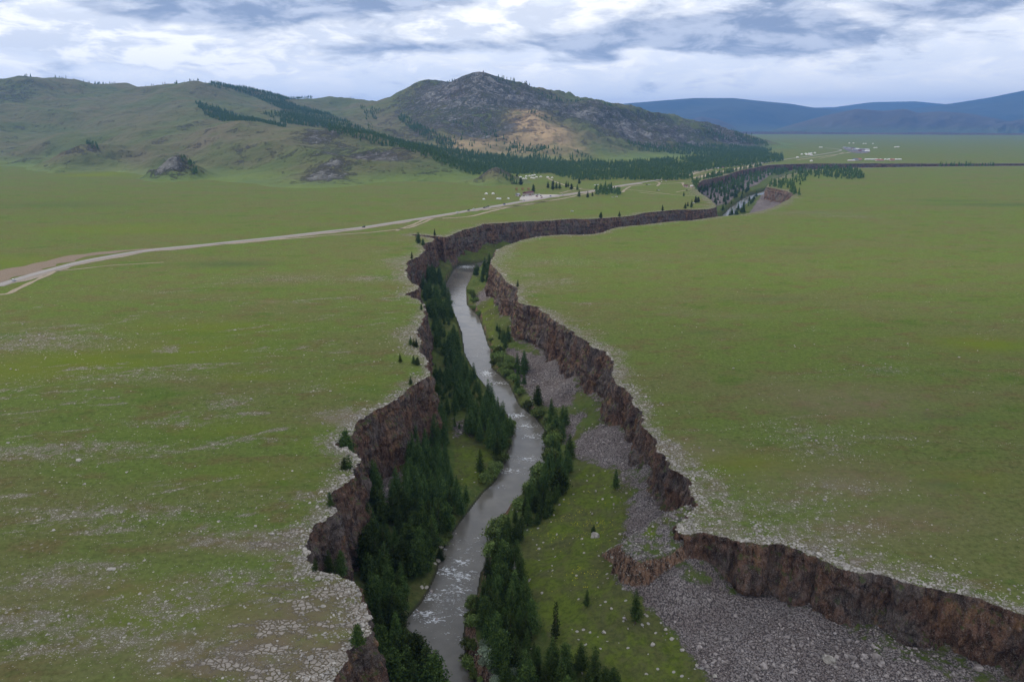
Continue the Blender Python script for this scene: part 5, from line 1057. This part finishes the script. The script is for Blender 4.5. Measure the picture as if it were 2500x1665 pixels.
CP_ = car_parts('car'); PAINT = {c: plain(c + '_paint', v, .6, .02) for c, v in dict(white=(.78,.78,.78), black=(.03,.03,.035), blue=(.05,.08,.30), grey=(.25,.26,.28), red=(.28,.04,.04), silver=(.5,.5,.52)).items()}
CM = {c: mesh('body', *CP_[0], m, False) for c, m in PAINT.items()}; CR = {c: mesh('roof', *CP_[2], m, False) for c, m in PAINT.items()}; CG = mesh('cabin_glass', *CP_[1], M_GLASS, False); CW = [mesh('wheel', V, Fc, M_TYRE, False) for V, Fc in CP_[3]]
RWD = gp(np.array([a for a, b in ROAD]), np.array([b for a, b in ROAD]))
def car(u, v, c, lab, grp=None, ang=None, z=.32, snap=False):
    x, y = gp(u, v); i = int(np.argmin(np.hypot(RWD[:, 0] - x, RWD[:, 1] - y))); i = min(max(i, 1), len(RWD) - 2); d = RWD[i + 1] - RWD[i - 1]
    if ang is None: ang = math.atan2(d[1], d[0]) + (math.pi if random.random() < .5 else 0)
    if snap:
        P0 = resample(smooth_line(RWD, 2), 1 / 900., 1.); j = int(np.argmin(np.hypot(P0[:, 0] - x, P0[:, 1] - y))); dn = np.array([-d[1], d[0]]) / np.hypot(*d); x, y = P0[j] + dn * random.choice((-2.1, 2.1))
    o = bpy.data.objects.new('parked_car' if not snap else 'car', None); col.objects.link(o); o.location = (x, y, z); o.rotation_euler = (0, 0, ang); tag(o, lab, 'car', grp)
    obj('body', CM[c], o); obj('cabin_glass', CG, o); obj('roof', CR[c], o)
    for w in CW: obj('wheel', w, o)
for u, v, c, l in [(34,687,'white','white car on the grey road near the left edge, ahead of the other'),(8,697,'white','white car at the very left edge of the road'),(889,556,'black','dark car alone halfway along the straight road'),(1114,520,'white','white car on the road where the dirt track branches off'),(1137,515,'black','dark car just left of the close line of cars on the road'),(1158,512,'white','white car in the line of cars left of the rest stop'),
                   (1176,508.5,'black','dark car leading the close dark pair on the road'),(1187,508,'grey','grey car in the close pair on the lower lane'),(1195,506,'black','dark car at the right of the close pair on the lower lane'),(1226,500,'blue','blue car on the road below the parking of the rest stop'),(1279,491,'silver','silver car on the road at the parking entrance'),(1326,484,'red','dark red car on the road right of the parking'),(1347,480.5,'blue','blue car on the road past the parking'),(1371,477,'white','white car where the camp track joins the road')]: car(u, v, c, l, snap=True)
for i, (x, y) in enumerate([(980,636),(1005,632),(1060,624),(1078,620),(1100,618),(1135,614),(1150,632),(1185,606),(1200,602),(1245,602),(1257,618),(1265,638),(1300,596),(1340,626),(1285,604),(905,632),(890,622),(925,628)]): car(1150 + x / 7.85, 400 + y / 7.85, ['white','black','silver','white','grey','red'][i % 6], 'car parked in front of the red roofed rest stop', 'cars parked at the rest stop', ang=rng.uniform(0, 6.28), z=.26)
for i, (u, v) in enumerate([(1452,453),(1456,452.5),(1460,452),(1579,452),(1585,451.5),(1496,483),(1505,481.5),(1740,420),(1748,418),(1760,416),(1778,411),(1786,409),(1820,404.5),(1846,402.5),(1626,443),(1640,440),(1615,445)]): car(u, v, ['white','silver','white','black'][i % 4], 'car parked under the larches along the road before the far gorge bend', 'cars parked under the roadside larches', ang=rng.uniform(0, 6.28), z=.1)
car(1609, 466, 'white', 'white car alone on the grass between the forked tracks', ang=.3, z=.05); car(1604, 466, 'black', 'dark car touching the white one between the forked tracks', ang=1.4, z=.05); car(1397, 517, 'white', 'white car alone on the grass above the far gorge wall', ang=.2, z=.05); car(1677, 466, 'black', 'dark car at the end of the track near the far gorge corner', ang=.3, z=.05); car(1693, 497, 'white', 'white car beside the spreading larches at the far gorge corner', ang=.3, z=.05)
# cairn on the summit
c_ = at(1180, 175.5, 3950); zc = float(hills(c_[0], c_[1])) - 1.2
o = obj('summit_cairn', mesh('summit_cairn', *lathe([(4.5, -2), (3.6, 2.5), (1.8, 5.5), (.9, 9)], 9), M_SCREE, False), None, (c_[0], c_[1], zc)); tag(o, 'stone cairn on top of the highest rocky peak', 'cairn')
# ------------------------------------------------------------------ unseen cloud shape added towards the sun to shade the near plain
def added_shade_cloud(cx, cy, cz, rx, ry, rz_, seed):
    r_ = np.random.default_rng(seed); V0, F0 = ico(5)
    m_ = plain('shade_cloud_white', (.85, .87, .90), 1.0, .02); nz = fbm(V0[:, 0] * 2.2 + seed, V0[:, 1] * 2.2, V0[:, 2] * 2.2, o=5, seed=seed)
    V = V0 * (1 + .45 * nz)[:, None] * np.array([rx, ry, rz_]); V[:, 2] = np.where(V[:, 2] < 0, V[:, 2] * .4, V[:, 2]); V += np.array([cx, cy, cz])
    tag(obj('added_shade_cloud', mesh('added_shade_cloud', V, F0, m_, True)), kind='structure')
hx, hy = math.sin(SUN_AZ), math.cos(SUN_AZ); alt = 1500; o_ = alt / math.tan(SUN_EL)
added_shade_cloud(230 + hx * o_, 110 + hy * o_, alt, 700, 400, 110, 5)
print('all', time.time() - T0)
